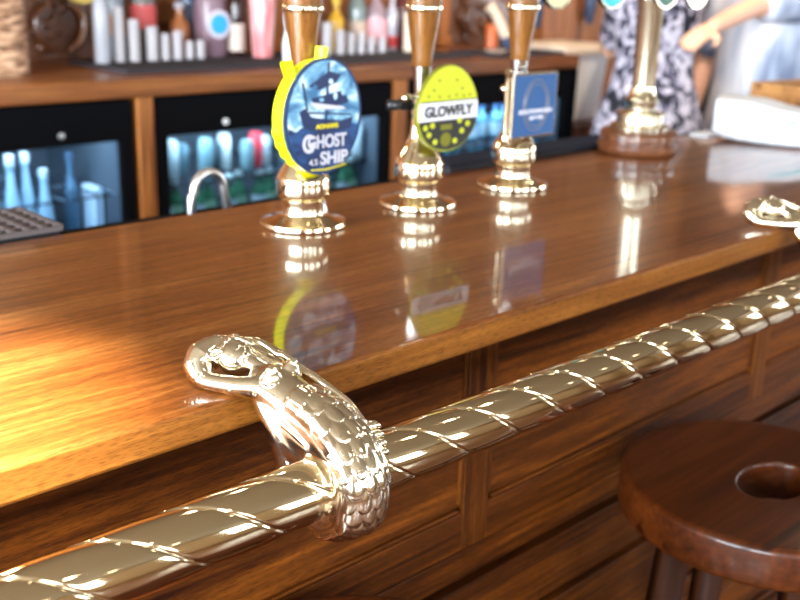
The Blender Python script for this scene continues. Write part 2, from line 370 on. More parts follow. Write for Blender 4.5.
carved(1.03, 1.258, 1.132, 1.36, 'carved dark wood panel on the back wall between wicker basket and bottles')
carved(2.452, 2.76, 1.132, 1.36, 'carved dark wood panel on the back wall behind the orange bottle')
PT = [(1.292, 'wooden post on the back wall beside the pale grey glass tube'), (1.765, 'wooden post on the back wall beside the pink cups'), (2.42, 'wooden post on the back wall right of the cream tube'), (2.93, 'wooden post on the back wall above the white box')]
for x, lb in PT:
    r = thing('back_bar_post', lb, 'post', (x, Y1-.02, 1.132), 'posts of the back bar')
    bm = bmesh.new(); bx(bm, -.022, .022, -.022, .018, 0, .85); fin('shaft', bm, M['backv'], r, bevel=.004)
    bm = bmesh.new(); bx(bm, -.028, .028, -.028, .018, 0, .03); fin('plinth', bm, M['backv'], r, bevel=.003)
# brown tongue-and-groove on the far right
bm = bmesh.new()
for i in range(12): bx(bm, 2.97+i*.085, 2.97+i*.085+.082, -.02, 0, 0, ZC-ZF)
w_ = fin('trim_1', bm, M['backv'], loc=(0, Y1, ZF), bevel=.003); struct(w_)
d = struct(box('dark_panel_1', 4.02, 4.22, Y1-.03, Y1-.001, ZF, 2.0, M['frame'])); d['kind'] = 'structure'  # plain dark upright panel on the back wall, towards the right

# ------------------------------------------------------------------ the bar
BT, BB = 1.1, 1.076
bm = bmesh.new(); bx(bm, -1.4, 3.05, .500, .943, 0, BT-BB)
bar = fin('bar_counter', bm, M['bar'], loc=(0, 0, BB), bevel=.0035, seg=3)
tag(bar, 'long polished oak bar top carrying the beer pumps', 'bar counter')
me = bar.data; me.materials.append(M['lip'])
for p in me.polygons:
    if abs(p.normal.z) < .5 or p.normal.z < -.5: p.material_index = 1
# front panelling
fr = thing('bar_panelling', 'panelled oak front of the bar below the oak top', 'bar front', (0, .545, ZF))
H = BB-ZF
def zz(z): return z-ZF
bm = bmesh.new(); bx(bm, -1.38, 3.0, .014, .04, 0, H); fin('backing_board', bm, M['panel'], fr)
bm = bmesh.new(); bx(bm, -1.38, 3.0, .004, .0145, zz(.902), H); fin('panel_field', bm, M['panel'], fr)
bm = bmesh.new(); bx(bm, -1.38, 3.0, 0, .0145, zz(.858), zz(.897)); fin('middle_rail', bm, M['panel'], fr, bevel=.001)
bm = bmesh.new(); bx(bm, -1.38, 3.0, 0, .0145, zz(.44), zz(.50)); fin('bottom_rail', bm, M['panel'], fr, bevel=.001)
for xs in [-.94, -.42, .10, .618, 1.142, 1.67, 2.19, 2.71]:
    bm = bmesh.new(); bx(bm, xs, xs+.034, -.0005, .0145, zz(.858), H); fin('stile', bm, M['panelv'], fr, bevel=.0012)
    for a in (xs-.0045, xs+.0345):
        bm = bmesh.new(); bx(bm, a, a+.004, .001, .0145, zz(.905), H); fin('stile_bead', bm, M['panelv'], fr, bevel=.0012)
    bm = bmesh.new(); bx(bm, xs+.040, xs+.513, .0, .0145, zz(.8985), zz(.9015)); fin('panel_bead', bm, M['panel'], fr, bevel=.001)
z = .853
for hb, yo in ((.030, .004), (.018, -.001), (.050, .005), (.026, 0), (.060, .005), (.060, .003), (.060, .005), (.060, .003)):
    bm = bmesh.new(); bx(bm, -1.38, 3.0, yo, .0145, zz(max(z-hb, .502)), zz(z)); fin('horizontal_board', bm, M['panel'], fr, bevel=.002); z -= hb+.005
bm = bmesh.new(); bx(bm, -1.38, 3.0, .0, .02, 0, zz(.44)); fin('kick_board', bm, M['panel'], fr)
# bar carcass behind
ca = box('bar_carcass', -1.36, 2.98, .59, .93, ZF, BB, M['panel']); tag(ca, 'wooden body of the bar under the polished top', 'bar body')
sh = box('under_bar_shelf', -1.3, 2.6, .945, 1.10, 1.04, 1.06, M['frame']); tag(sh, 'dark ledge behind the bar top carrying the mats', 'shelf')

# ------------------------------------------------------------------ brass rail
RY, RZ, RR = .432, 1.06, .0187
def rail_mesh():
    P, NS, seg, starts = .052, 22, 60, 3
    w_ = np.array([0, .012, .024, .036, .05, .07, .11, .17, .24, .31, .38, .45, .52, .59, .66, .73, .80, .86, .91, .945, .968, .985])
    npit = 84; wi = (np.arange(npit)[:, None]+w_[None]).ravel(); n = len(wi); th = np.arange(seg)/seg*2*PI
    W, T = np.meshgrid(wi, th, indexing='ij'); Xg = .2157+(W-28)*P+starts*P*T/(2*PI)
    ph = W % 1.0; dd = np.minimum(ph, 1-ph)
    r = RR*(.975+.055*np.sin(PI*ph)**.65+.015*(1-ph)-.05*np.exp(-(dd/.026)**2))
    co = np.stack([Xg, -r*np.sin(T), r*np.cos(T)], -1).reshape(-1, 3)
    f = []; sh = starts*NS
    for i in range(n-1):
        for k in range(seg-1): f.append((i*seg+k, i*seg+k+1, (i+1)*seg+k+1, (i+1)*seg+k))
        if i+1+sh < n: f.append((i*seg+seg-1+0, (i+sh)*seg, (i+1+sh)*seg, (i+1)*seg+seg-1))
    me = bpy.data.meshes.new('brass_bar_rail'); me.from_pydata(co.tolist(), [], f); me.update(); return me
rail = link('brass_bar_rail', rail_mesh(), M['rail'], None, True, (0, RY, RZ)); tag(rail, 'long twisted brass rail running along the front of the bar', 'rail')

# ------------------------------------------------------------------ mermaid brackets (local origin: rail axis; u = +Y over the bar, v = up)
def mermaid(loc, label):
    root = thing('mermaid_bracket', label, 'rail bracket', loc, 'mermaid rail brackets')
    chains = []
    core = []
    # collar round the rail: a closed ring
    ring = [(-.0065, .0255*math.cos(a), .0255*math.sin(a)) for a in np.linspace(0, 2*PI, 25)]
    core.append((ring, [(.0095, .0180)]*25, (0, 1, 0)))
    body = [(-.0065, -.0225, -.014), (-.0065, -.0240, .008), (-.0065, -.012, .022), (-.006, .008, .0290), (-.008, .0260, .0340), (-.0095, .0410, .0410), (-.011, .055, .0485), (-.0125, .063, .051)]
    #            thickness (normal), half width X
    rad = [(.0110, .0185), (.0130, .0195), (.0170, .0200), (.0205, .0190), (.0190, .0172), (.0158, .0168), (.0120, .0185), (.0085, .0130)]
    core.append((body, rad, (0, -1, .2)))
    # back of the figure flaring out towards the rail
    core.append(([(-.0085, .022, -.004), (-.0090, .024, .008), (-.0100, .030, .022), (-.0110, .042, .034), (-.0120, .055, .0440)], [(.0150, .0210), (.0170, .0218), (.0160, .0212), (.0120, .0195), (.008, .0160)], (0, 1, 0)))
    core.append(([(-.0075, .006, .018), (-.0090, .022, .022), (-.0105, .037, .031)], [(.014, .0205), (.015, .0208), (.012, .0198)], (0, -1, .3)))
    core.append(([(-.0075, .004, .024), (-.0085, .022, .0275), (-.0100, .038, .035)], [(.014, .0200), (.015, .0195), (.012, .0184)], (0, -1, .3)))
    # breasts
    chains.append(([(-.0180, .0470, .0560), (-.0190, .0460, .0615)], [.0078, .0034])); chains.append(([(-.0020, .0490, .0560), (-.0010, .0480, .0615)], [.0078, .0034]))
    # neck and head, tipped back on the bar
    chains.append(([(-.011, .060, .053), (-.013, .070, .0555), (-.0145, .077, .057)], [.0068, .0060, .0062]))
    chains.append(([(-.0185, .0850, .0580)], [(.0118, .0130, .0116)]))
    chains.append(([(-0.0190, 0.0790, 0.0615)], [(.0060, .0065, .0055)]))      # jaw and cheeks, facing up
    chains.append(([(-0.0192, 0.0825, 0.0680), (-0.0192, 0.0860, 0.0688)], [.0014, .0018]))   # nose
    chains.append(([(-0.0225, 0.0872, 0.0662)], [.0020])); chains.append(([(-0.0160, 0.0872, 0.0662)], [.0020]))
    chains.append(([(-0.0215, 0.0782, 0.0670), (-0.0165, 0.0782, 0.0670)], [.0012, .0012]))
    # arms raised behind the head: shoulder > elbow resting on the bar > hand at the crown
    chains.append(([(-.023, .055, .048), (-.029, .066, .0470), (-.0350, .079, .0465), (-.0390, .089, .0465)], [.0080, .0066, .0060, .0060]))
    chains.append(([(-.0395, .091, .0475), (-.0370, .0985, .0520), (-.0315, .1010, .0575), (-.0230, .0990, .0635)], [.0068, .0105, .0115, .0075]))
    chains.append(([(.005, .060, .049), (.006, .072, .050), (.004, .083, .052)], [.0074, .0060, .0055]))
    chains.append(([(.004, .083, .052), (.000, .092, .055), (-.008, .096, .059), (-.014, .096, .063)], [.0060, .0064, .0060, .0050]))
    for k_ in range(4):   # fingers lying over the crown
        chains.append(([(-.0265+k_*.0008, .0985-k_*.0032, .0660), (-.0205+k_*.0005, .0970-k_*.0032, .0688), (-.0150, .0940-k_*.0030, .0684)], [.0019, .0018, .0014]))
    chains.append(([(-.032, .088, .0600), (-.027, .084, .0640)], [.0021, .0016]))
    def disp(co, no):
        x, u, v = co[:, 0], co[:, 1], co[:, 2]
        ang = np.arctan2(v, -u)                    # 0 front, + top
        s = np.where((u > 0) & (v > .01), .030*PI/2+u, .030*ang)
        def domes(rw, wx, amp):
            best = np.full(len(co), -1.0); j0 = np.floor(s/rw)
            for dj in (-1, 0, 1, 2):
                j = j0+dj; off = (j % 2)*.5; i = np.floor(x/wx+off+.0); 
                for di in (-1, 0, 1):
                    cx = (i+di-off+.5)*wx; cs = (j+.5)*rw
                    dx = (x-cx)/(wx*.56); ds = (s-cs)/(rw*1.05)
                    d2 = dx*dx+ds*ds*np.where(ds < 0, 1.3, 1.0)
                    h = np.sqrt(np.clip(1-d2, 0, 1))*.45+np.clip(.55-ds*.60-.25*np.abs(dx), 0, 1)
                    h = np.where(d2 < 1, h, -1); best = np.maximum(best, h)
            return np.clip(best, 0, 2)*amp
        big = np.clip((s-.050)/.006, 0, 1)
        out = domes(.0135, .0165, .0030)*big+domes(.0088, .0092, .0022)*(1-big)
        mask = np.clip((.078-s)/.004, 0, 1)*np.clip((.031-u)/.004, 0, 1)*np.clip((.93-np.abs(no[:, 0]))/.25, 0, 1)*np.where((v < 0) & (u > 0), 0, 1)
        return co + no*(out*mask)[:, None]
    core_o = blob('core', core, .0009, None, None, 34); core_m = core_o.data; bpy.data.objects.remove(core_o)
    blob('figure', chains, .0006, M['mermaid'], root, 3, extra=core_m, disp=disp)
    bpy.data.meshes.remove(core_m)
    # hair: strands over the crown and down the far shoulder
    bm = bmesh.new(); rnd = random.Random(3)
    for i in range(15):      # wavy strands from the brow back over the crown
        t = i/14; a = -1.3+2.6*t; X_ = lambda k_: -.0160+k_*math.sin(a)
        p = [(X_(.0105), .0835+.0025*math.cos(a), 0.0698-.0060*abs(math.sin(a))), (X_(.0135)+.0010*math.sin(i*2.), .0895, 0.0705-.0065*abs(math.sin(a))), (X_(.0145), .0955, 0.0672-.0055*abs(math.sin(a))), (X_(.0130)-.0010*math.sin(i*2.), .0995, .0620), (X_(.010), .0985, .0540)]
        tube_bm(bm, smoothpts(p, 5), interp([.0012, .0021, .0024, .0022, .0014], 5), 8)
    for i in range(9):
        o = i*.0013
        p = [(-.006+o*.4, .094-o, .0660), (-.001+o*.3, .086-o, .0655-o*.3), (.0035, .076-o*.6, .0620-o*.2), (.0065, .065, .0590), (.0070+o*.35, .053, .0560-o*.6), (.0075+o*.45, .040, .0535-o*.8+.0010*math.sin(i)), (.0085+o*.45, .024, .0500-o*.9), (.0100+o*.3, .006-o*.4, .0450-o*.8), (.0115+o*.2, -.008, .0360-o*.5)]
        tube_bm(bm, smoothpts(p, 5), interp([.0017, .0023, .0026, .0025, .0026, .0027, .0026, .0022, .0012], 5), 8)
    fin('hair', bm, M['mermaid'], root, True)
    # pointed fin at the hip
    bm = bmesh.new()
    for i, (dx, dz) in enumerate(((0, 0), (.0015, -.005), (.002, -.010), (.001, -.015))):
        p = [(.014, -.004-i*.002, .032-i*.005), (.0185+dx*.5, -.008-i*.003, .033+dz), (.0225+dx*.5-i*.001, -.010-i*.003, .031+dz)]
        tube_bm(bm, smoothpts(p, 4), interp([(.0030, .0050), (.0026, .0038), (.0006, .0008)], 4), 8)
    fin('hip_fin', bm, M['mermaid'], root, True)
    return root
mer = mermaid((.376, RY, RZ), 'brass mermaid bracket wrapped round the rail with its head on the bar')
m2 = dup(mer, (1.095, RY, RZ)); m2['label'] = 'second brass mermaid bracket, only its head and arms in view on the bar edge'

# ------------------------------------------------------------------ beer pumps
def pump(x, y, label, slim=1.):
    r = thing('beer_pump', label, 'beer pump', (x, y, BT), 'hand-pull beer pumps on the bar')
    lathe('base_disc', [(.0, 0), (.043, 0), (.0452, .0015), (.0455, .0035), (.0445, .006), (.040, .0075), (.034, .0085), (.030, .010), (.0265, .012)], M['brass'], r, 64)
    lathe('lower_bell', [(.026, .010), (.0232, .012), (.0220, .0140), (.0217, .0155), (.0217, .0255), (.0222, .0270), (.0222, .0285), (.0205, .0295)], M['brass'], r, 64)
    lathe('bulge', [(.0205, .0295), (.0240, .0303), (.0262, .0315), (.0274, .0335), (.0278, .0355), (.0278, .0490), (.0274, .0510), (.0262, .0535), (.0235, .0585), (.0190, .0655), (.0150, .0720), (.0125, .0785), (.0112, .086), (.0104, .098), (.0098, .104)], M['brass'], r, 64)
    lathe('ferrule', [(.0098, .100), (.0105, .103), (.0105, .107), (.0085, .110), (.0082, .128), (.0100, .150), (.0108, .158)], M['chrome'], r, 40)
    lathe('pull_handle', [(.0105, .157), (.0115, .160), (.0118, .168), (.0145, .185), (.0175, .205), (.0200, .228), (.0200, .255), (.0170, .290), (.0120, .318), (.0115, .330), (.0165, .345), (.0165, .362), (.010, .374), (.002, .377)], M['handle'], r, 40)
    lathe('handle_ring', [(.0203, .2165), (.0212, .218), (.0212, .222), (.0203, .2235)], M['brass'], r, 40)
    tube('side_arm', smoothpts([(.020, .016, .055), (.029, .010, .050), (.032, .008, .036), (.031, .006, .020), (.034, .004, .008)], 5), interp([.0036, .0042, .0036, .0030, .0024], 5), M['chrome'], r, 12)
    tube('clip_bracket', [(0, 0, .112), (0, -.022, .112)], [.0045, .0045], M['brass'], r, 12)
    tube('fixing_screw', smoothpts([(-.008, 0, .124), (-.018, 0, .124), (-.021, 0, .124), (-.029, 0, .124)], 3), interp([.003, .003, .0055, .0042], 3), M['brass'], r, 12)
    return r
P1 = pump(.662, .829, 'brass hand pump under the round neon-edged blue badge')
P2 = dup(P1, (.828, .826, BT)); P2['label'] = 'brass hand pump in the middle, carrying the yellow egg-shaped badge'
P3 = dup(P1, (1.004, .833, BT)); P3['label'] = 'brass hand pump carrying the square blue badge'

# ghost ship badge --------------------------------------------------------
g = thing('pump_clip', 'round blue ship badge reading GHOST SHIP with a neon yellow edge', 'pump badge', (.662, .829, BT), 'badges on the beer pumps')
yy = -.035; CX, CZ, RX, RZ_, TL = -.0012, .1172, .0490, .0578, -.13
back = []
for i in range(96):
    a = 2*PI*i/96; x0_ = (RX+.0008)*math.cos(a); z0_ = (RZ_-.0022)*math.sin(a); x = CX+x0_*math.cos(TL)-z0_*math.sin(TL); z = CZ+x0_*math.sin(TL)+z0_*math.cos(TL)
    deg = math.degrees(a)
    if 195 < deg < 262: k_ = .0022*abs(math.sin((deg-195)*PI/13.5)); x += k_*math.cos(a); z += k_*math.sin(a)
    back.append((x, z))
bm = bmesh.new(); prism(bm, back, yy+.0035, yy+.0185)
def horn(pts, r):
    sp = smoothpts([(p[0], yy+.011, p[1]) for p in pts], 6); tube_bm(bm, sp, interp([(q, .0073) for q in r], 6), 14, 1., (1, 0, 0))
horn([(-.034, .140), (-.0335, .152), (-.0400, .1710)], [.0065, .0046, .0054])
horn([(.0010, .164), (.0035, .1750), (.0045, .1845)], [.0065, .0048, .0054])
fin('yellow_edge', bm, M['yellow'], g, False)
plate('face', oval(CX, CZ, RX, RZ_, 72, TL), yy, yy+.0035, M['navy'], g)
plate('sky_print', oval(CX, CZ+.001, RX-.0035, RZ_-.0035, 72, TL), yy-.0004, yy, M['shipsky'], g)
pts = [(p[0], p[1]) for p in oval(CX, CZ+.001, RX-.0034, RZ_-.0034, 120, TL, a0=math.radians(196), a1=math.radians(358))]
wave = [(.042-.0072*i, .107+.0025*math.sin(i*2.1)) for i in range(12)]
plate('sea_print', pts+wave, yy-.0008, yy-.0004, M['sea'], g)
ship = [
 [(-.028, .108), (-.033, .124), (-.026, .1275), (-.018, .118), (.020, .1125), (.036, .1155), (.033, .104), (.0, .100)],
 [(-.022, .1480), (.004, .1620), (.020, .1580), (.012, .1500), (-.008, .1440)],
 [(-.018, .1365), (.024, .1425), (.030, .1300), (.008, .1265), (-.014, .1290)],
 [(-.024, .125), (-.0225, .125), (-.028, .152), (-.0300, .151)],
 [(-.001, .11), (.0015, .11), (.0045, .170), (.0025, .170)],
 [(-.031, .1245), (.034, .1185), (.034, .1170), (-.030, .1225)],
]
for i, s_ in enumerate(ship): plate('ship_print', s_, yy-.0010-.0001*i, yy-.0004, M['shipblue'], g)
plate('sail_light_print', [(-.020, .1330), (.022, .1265), (.026, .1235), (-.012, .1255)], yy-.0018, yy-.0004, M['greyprint'], g)
for (a, b, c, d_) in ((-.014, .1475, .003, .002), (.006, .1520, .003, .0025), (-.006, .1345, .003, .002), (.012, .1370, .0025, .0035), (.023, .1400, .003, .003)):
    plate('sail_highlight_print', oval(a, b, c, d_, 12), yy-.0018, yy-.0004, M['shipsky'], g)
text('lettering', 'GHOST', .0015, .0935, .050, .0135, yy-.0022, M['greyprint'], g, .025)['label'] = 'silver lettering'
text('lettering', 'G', -.0235, .0925, .0135, .0185, yy-.0026, M['greyprint'], g, .03)['label'] = 'tall silver initial letter'
text('lettering', 'SHIP', .0105, .0765, .036, .0135, yy-.0022, M['greyprint'], g, .025)['label'] = 'silver lettering'
text('lettering', 'ADNAMS', .0010, .1085, .029, .0048, yy-.0022, M['gold'], g, .03)['label'] = 'small gold lettering'
text('lettering', '4.5', -.0165, .0735, .0105, .0062, yy-.0022, M['greyprint'], g, .01)['label'] = 'small grey numerals'
plate('gold_ribbon', [(-.016, .1055), (.018, .1095), (.018, .1113), (0, .1135), (-.014, .1120), (-.018, .1060)], yy-.0014, yy-.0004, M['navy'], g)
plate('gold_rule', [(-.018, .0650), (.0, .0640), (.026, .0670), (.027, .0682), (.0, .0655), (-.018, .0662)], yy-.0020, yy-.0004, M['gold'], g)

# glowfly badge -------------------------------------------------------------
g = thing('pump_clip', 'yellow and black egg-shaped badge reading GLOWFLY', 'pump badge', (.828, .826, BT), 'badges on the beer pumps')
yy = -.030; CX, CZ, RX, RZ_ = .0146, .1130, .0480, .0470
egg = oval(CX, CZ, RX, RZ_, 72, 0, .10)
plate('backing', oval(CX, CZ, RX+.0012, RZ_+.0012, 72, 0, .10), yy+.0005, yy+.0060, M['olive'], g, .001)
plate('face', egg, yy, yy+.0006, M['limeyellow'], g)
def cut(z0, z1):
    ins = [(CX+(x-CX)*.985, CZ+(z-CZ)*.985) for x, z in egg]
    def xat(z, sgn):
        t = max(-1, min(1, (z-CZ)/(RZ_*.985))); a = math.asin(t); return CX+sgn*RX*.985*math.cos(a)*(1-.10*t)
    n = 16; Z = [z0+(z1-z0)*i/n for i in range(n+1)]
    return [(xat(z_, 1), z_) for z_ in Z]+[(xat(z_, -1), z_) for z_ in Z[::-1]]
plate('black_field', cut(CZ-RZ_*.984, .1005), yy-.0004, yy, M['darkprint'], g)
plate('white_band', cut(.1005, .1215), yy-.0005, yy, M['whiteprint'], g)
for z_ in (.1003, .1216): plate('band_rule', cut(z_-.0006, z_+.0006), yy-.0006, yy, M['darkprint'], g)
text('lettering', 'GLOWFLY', CX-.0002, .1110, .077, .0125, yy-.0012, M['darkprint'], g, .032)['label'] = 'dark lettering'
for (a, b) in ((-.022, .128), (-.005, .127), (.010, .1265), (.022, .1275), (.034, .1260), (-.014, .1345), (.031, .1345), (-.006, .1445), (.022, .1440), (.044, .127)):
    plate('firefly_dot', oval(a+.004, b, .0017, .0014, 10), yy-.0005, yy, M['olive'], g)
for (a, b) in ((-.022, .094), (-.011, .096), (.0325, .099), (.046, .0945), (-.016, .086), (.037, .087), (-.006, .0775), (.026, .0765)):
    plate('yellow_dot', oval(a, b, .0036, .0032, 14), yy-.0009, yy-.0002, M['limeyellow'], g)
plate('strength_block', [(.002, .0900), (.020, .0900), (.020, .0960), (.002, .0960)], yy-.0009, yy-.0002, M['olive'], g)
plate('round_stamp', oval(.011, .0790, .0085, .0080, 20), yy-.0009, yy-.0002, M['olive'], g)
tube('clamp', [(-.040, .012, .116), (-.020, .0, .116)], [.0060, .0060], M['black'], g, 10)
tube('clamp_arm', [(-.020, .006, .115), (0, -.024, .115)], [.0035, .0035], M['black'], g, 10)

# blue square badge -----------------------------------------------------------
g = thing('pump_clip', 'square mid-blue badge with small white lettering in a brass frame', 'pump badge', (1.004, .833, BT), 'badges on the beer pumps')
yy = -.030
bm = bmesh.new(); prism(bm, [(-.0425, .0655), (.0425, .0655), (.0425, .1455), (-.0425, .1455)], yy+.001, yy+.009); fin('frame', bm, M['clipframe'], g, bevel=.0015)
plate('face', [(-.0385, .0690), (.0390, .0690), (.0390, .1420), (-.0385, .1420)], yy, yy+.0015, M['bluecard'], g)
for rx, rz in ((.024, .031), (.020, .026)):
    bm = bmesh.new(); o_ = oval(.001, .1055, rx, rz, 48); tube_bm(bm, [(p[0], yy-.0002, p[1]) for p in o_+[o_[0]]], .0006, 6); fin('ring_print', bm, M['bronzeprint'], g)
text('lettering', 'SOUTHWOLD', .0005, .0985, .064, .0052, yy-.0006, M['whiteprint'], g, .03)['label'] = 'small white lettering'
text('lettering', 'BITTER', .003, .0905, .026, .0045, yy-.0006, M['whiteprint'], g, .03)['label'] = 'smaller white lettering'
lathe('brass_pillar', [(.0, .058), (.0035, .060), (.0052, .063), (.0035, .067), (.0032, .072), (.0042, .090), (.0034, .108), (.0042, .120), (.0032, .136), (.0035, .141), (.0056, .145), (.0035, .150), (0, .152)], M['brass'], g, 20, (-.047, yy+.006, 0))
tube('mounting_arm', [(-.045, yy+.008, .112), (0, -.006, .112)], .0035, M['brass'], g, 10)

for p_, c_ in zip((P1, P2, P3), [o for o in sc.objects if o.name.startswith('pump_clip')]):
    c_.parent = p_; c_.location = (0, 0, 0)
    for k_ in ('category', 'group'): del c_[k_]
# ------------------------------------------------------------------ tall brass font
F = thing('beer_font', 'tall fluted brass beer font on a round wooden base with coloured badges', 'beer font', (1.372, .892, BT))
lathe('wooden_base', [(0, 0), (.054, 0), (.0585, .002), (.0605, .007), (.0605, .014), (.0575, .017), (.0575, .019), (.0600, .022), (.0600, .031), (.056, .035), (.042, .037)], M['fbase'], F, 64)
lathe('brass_foot', [(.040, .036), (.044, .038), (.045, .042), (.040, .045), (.036, .046), (.0355, .056), (.0375, .058), (.0375, .061), (.028, .063), (.0235, .066), (.0235, .074), (.0255, .077), (.0255, .081), (.022, .084), (.0185, .094), (.0175, .100)], M['fontbrass'], F, 64)
bm = bmesh.new(); rings = []
for z_, r_ in ((.098, .0165), (.102, .0175), (.22, .0195), (.228, .0225), (.235, .0225)):
    ring = []
    for i in range(96):
        a = 2*PI*i/96; f_ = 1-.055*abs(math.cos(5*a))**.6 if .1 < z_ < .225 else 1
        ring.append(bm.verts.new((r_*f_*math.cos(a), r_*f_*math.sin(a), z_)))
    rings.append(ring)
for a, b in zip(rings, rings[1:]):
    for i in range(96): bm.faces.new((a[i], a[(i+1) % 96], b[(i+1) % 96], b[i]))
bm.faces.new(rings[0]); bm.faces.new(rings[-1])
fin('fluted_column', bm, M['fontbrass'], F, True)
tube('crossbar', [(-.29, 0, .262), (.15, 0, .262)], .017, M['brass'], F, 24)
for nm, lx, c_, lb in (('badge', -.255, rgb(222, 220, 170), 'pale cream round badge'), ('badge', -.135, rgb(40, 190, 190), 'teal round badge'), ('badge', 0.0, rgb(20, 90, 66), 'dark green round badge'), ('badge', .085, rgb(214, 196, 206), 'pale pink round badge')):
    o = lathe(nm, [(0, 0), (.030, 0), (.032, .002), (.032, .006), (0, .007)], mat(lb.replace(' ', '_'), c_, .3), F, 36, (lx, -.018, .250), 'Y'); o['label'] = lb
    o = lathe('badge_rim', [(.0325, 0), (.0345, 0), (.0345, .0075), (.0325, .0075)], M['fontbrass'], o, 36, None, 'Y', close=False)
for lx in (-.255, -.135, .0):
    tube('tap_spout', smoothpts([(lx, .0, .262), (lx, .045, .256), (lx, .055, .225)], 5), .006, M['chrome'], F, 10)

# ------------------------------------------------------------------ things on and behind the bar
tp = thing('sink_tap', 'chrome swan-neck tap behind the bar, left of the first pump', 'tap', (.689, 1.045, 1.06))
pts = [(-.026, 0, 0), (-.0245, 0, .030)]+[(-.0215*math.cos(a), 0, .035+.024*math.sin(a)) for a in np.linspace(.0, PI, 12)]+[(.0245, 0, .020), (.028, 0, .002)]
tube('neck', smoothpts(pts, 3), .0053, mat('pale_satin_steel', (.93, .93, .95, 1), .3, 1), tp, 14)
lathe('flange', [(0, 0), (.010, 0), (.010, .004), (.006, .007)], M['chrome'], tp, 24, (-.026, 0, 0))
def grid_mat(name, x0, x1, y0, y1, z0, z1, label, step, mtop, mside, bar_=.25):
    r = thing(name, label, 'bar mat', ((x0+x1)/2, (y0+y1)/2, z0)); hx, hy, h = (x1-x0)/2, (y1-y0)/2, z1-z0
    bm = bmesh.new(); bx(bm, -hx, hx, -hy, hy, 0, h-.003); fin('tray', bm, mside, r, bevel=.003)
    bm = bmesh.new(); n = int(2*hx/step)
    for i in range(n+1): x = -hx+2*hx*i/n; bx(bm, x-step*bar_/2, x+step*bar_/2, -hy+.001, hy-.001, h-.005, h)
    n = int(2*hy/step)
    for i in range(n+1): y = -hy+2*hy*i/n; bx(bm, -hx, hx, y-step*bar_/2, y+step*bar_/2, h-.005, h-.0006)
    fin('grid', bm, mtop, r); return r
grid_mat('drip_mat', .10, .452, .950, 1.050, 1.06, 1.107, 'black drip tray with a brown-grey grid top behind the bar at far left', .0155, M['grid'], M['black'], .35)
grid_mat('bar_mat', 1.01, 1.50, .948, 1.005, 1.06, 1.109, 'long black rubber mat with grey nubs behind the third pump and tall font', .006, M['mattop'], M['black'], .5)

# folded towel
t = thing('folded_towel', 'folded white towel with a teal stripe lying on the bar', 'towel', (1.668, .800, BT), rot=math.radians(-69))
def cushion(name, L, W, H0, H1, m, parent, z=0, seed=1):
    bm = bmesh.new(); nx, nr = 40, 72; rings = []; rnd = random.Random(seed)
    for i in range(nx+1):
        u = i/nx; x = (u-.5)*L; h = H0+(H1-H0)*u; e = min(1, math.sin(PI*min(max(u, .02), .98))**.10); ring = []
        for k_ in range(nr):
            a = 2*PI*k_/nr; cy, cz = math.cos(a), math.sin(a)
            sy = math.copysign(abs(cy)**.30, cy); sz = math.copysign(abs(cz)**.38, cz); fz = sz*.5+.5; sy *= 1-.035*sum(math.exp(-((fz-c0)/.035)**2) for c0 in (.26, .52, .76))
            ring.append(bm.verts.new((x, sy*W/2*e+.0015*math.sin(9*u*6+a*3), z+h/2+sz*h/2*e+.0012*math.sin(u*17+a*2)*(cz > 0))))
        rings.append(ring)
    for a, b in zip(rings, rings[1:]):
        for k_ in range(nr): bm.faces.new((a[k_], a[(k_+1) % nr], b[(k_+1) % nr], b[k_]))
    bm.faces.new(rings[0]); bm.faces.new(rings[-1]); return fin(name, bm, m, parent, True)
cushion('folded_cloth', .222, .125, .080, .040, M['cloth'], t, 0, 1)
tube('teal_stripe', smoothpts([(-.01, -.0615, .048), (.02, -.0620, .040), (.055, -.0610, .028), (.090, -.057, .022)], 5), interp([(.0015, .0015), (.003, .001), (.003, .001), (.0012, .001)], 5), colour(120, 206, 216, .8), t, 8)
nap = box('paper_napkin', 1.60, 1.66, .905, .938, BT, BT+.004, M['cloth'], bevel=.001); tag(nap, 'small flat white napkin on the bar beside the folded towel', 'napkin')
# wooden box
cr = thing('wooden_box', 'open brown wooden box on the bar behind the folded towel', 'box', (1.905, .87, BT), rot=math.radians(-8))
for nm, a in (('side_panel', (-.10, .10, -.065, -.057, 0, .080)), ('side_panel', (-.10, .10, .057, .065, 0, .080)), ('end_panel', (-.10, -.092, -.057, .057, 0, .080)), ('end_panel', (.092, .10, -.057, .057, 0, .080)), ('base', (-.092, .092, -.057, .057, 0, .006))):
    bm = bmesh.new(); bx(bm, *a); fin(nm, bm, M['crate'], cr, bevel=.001)

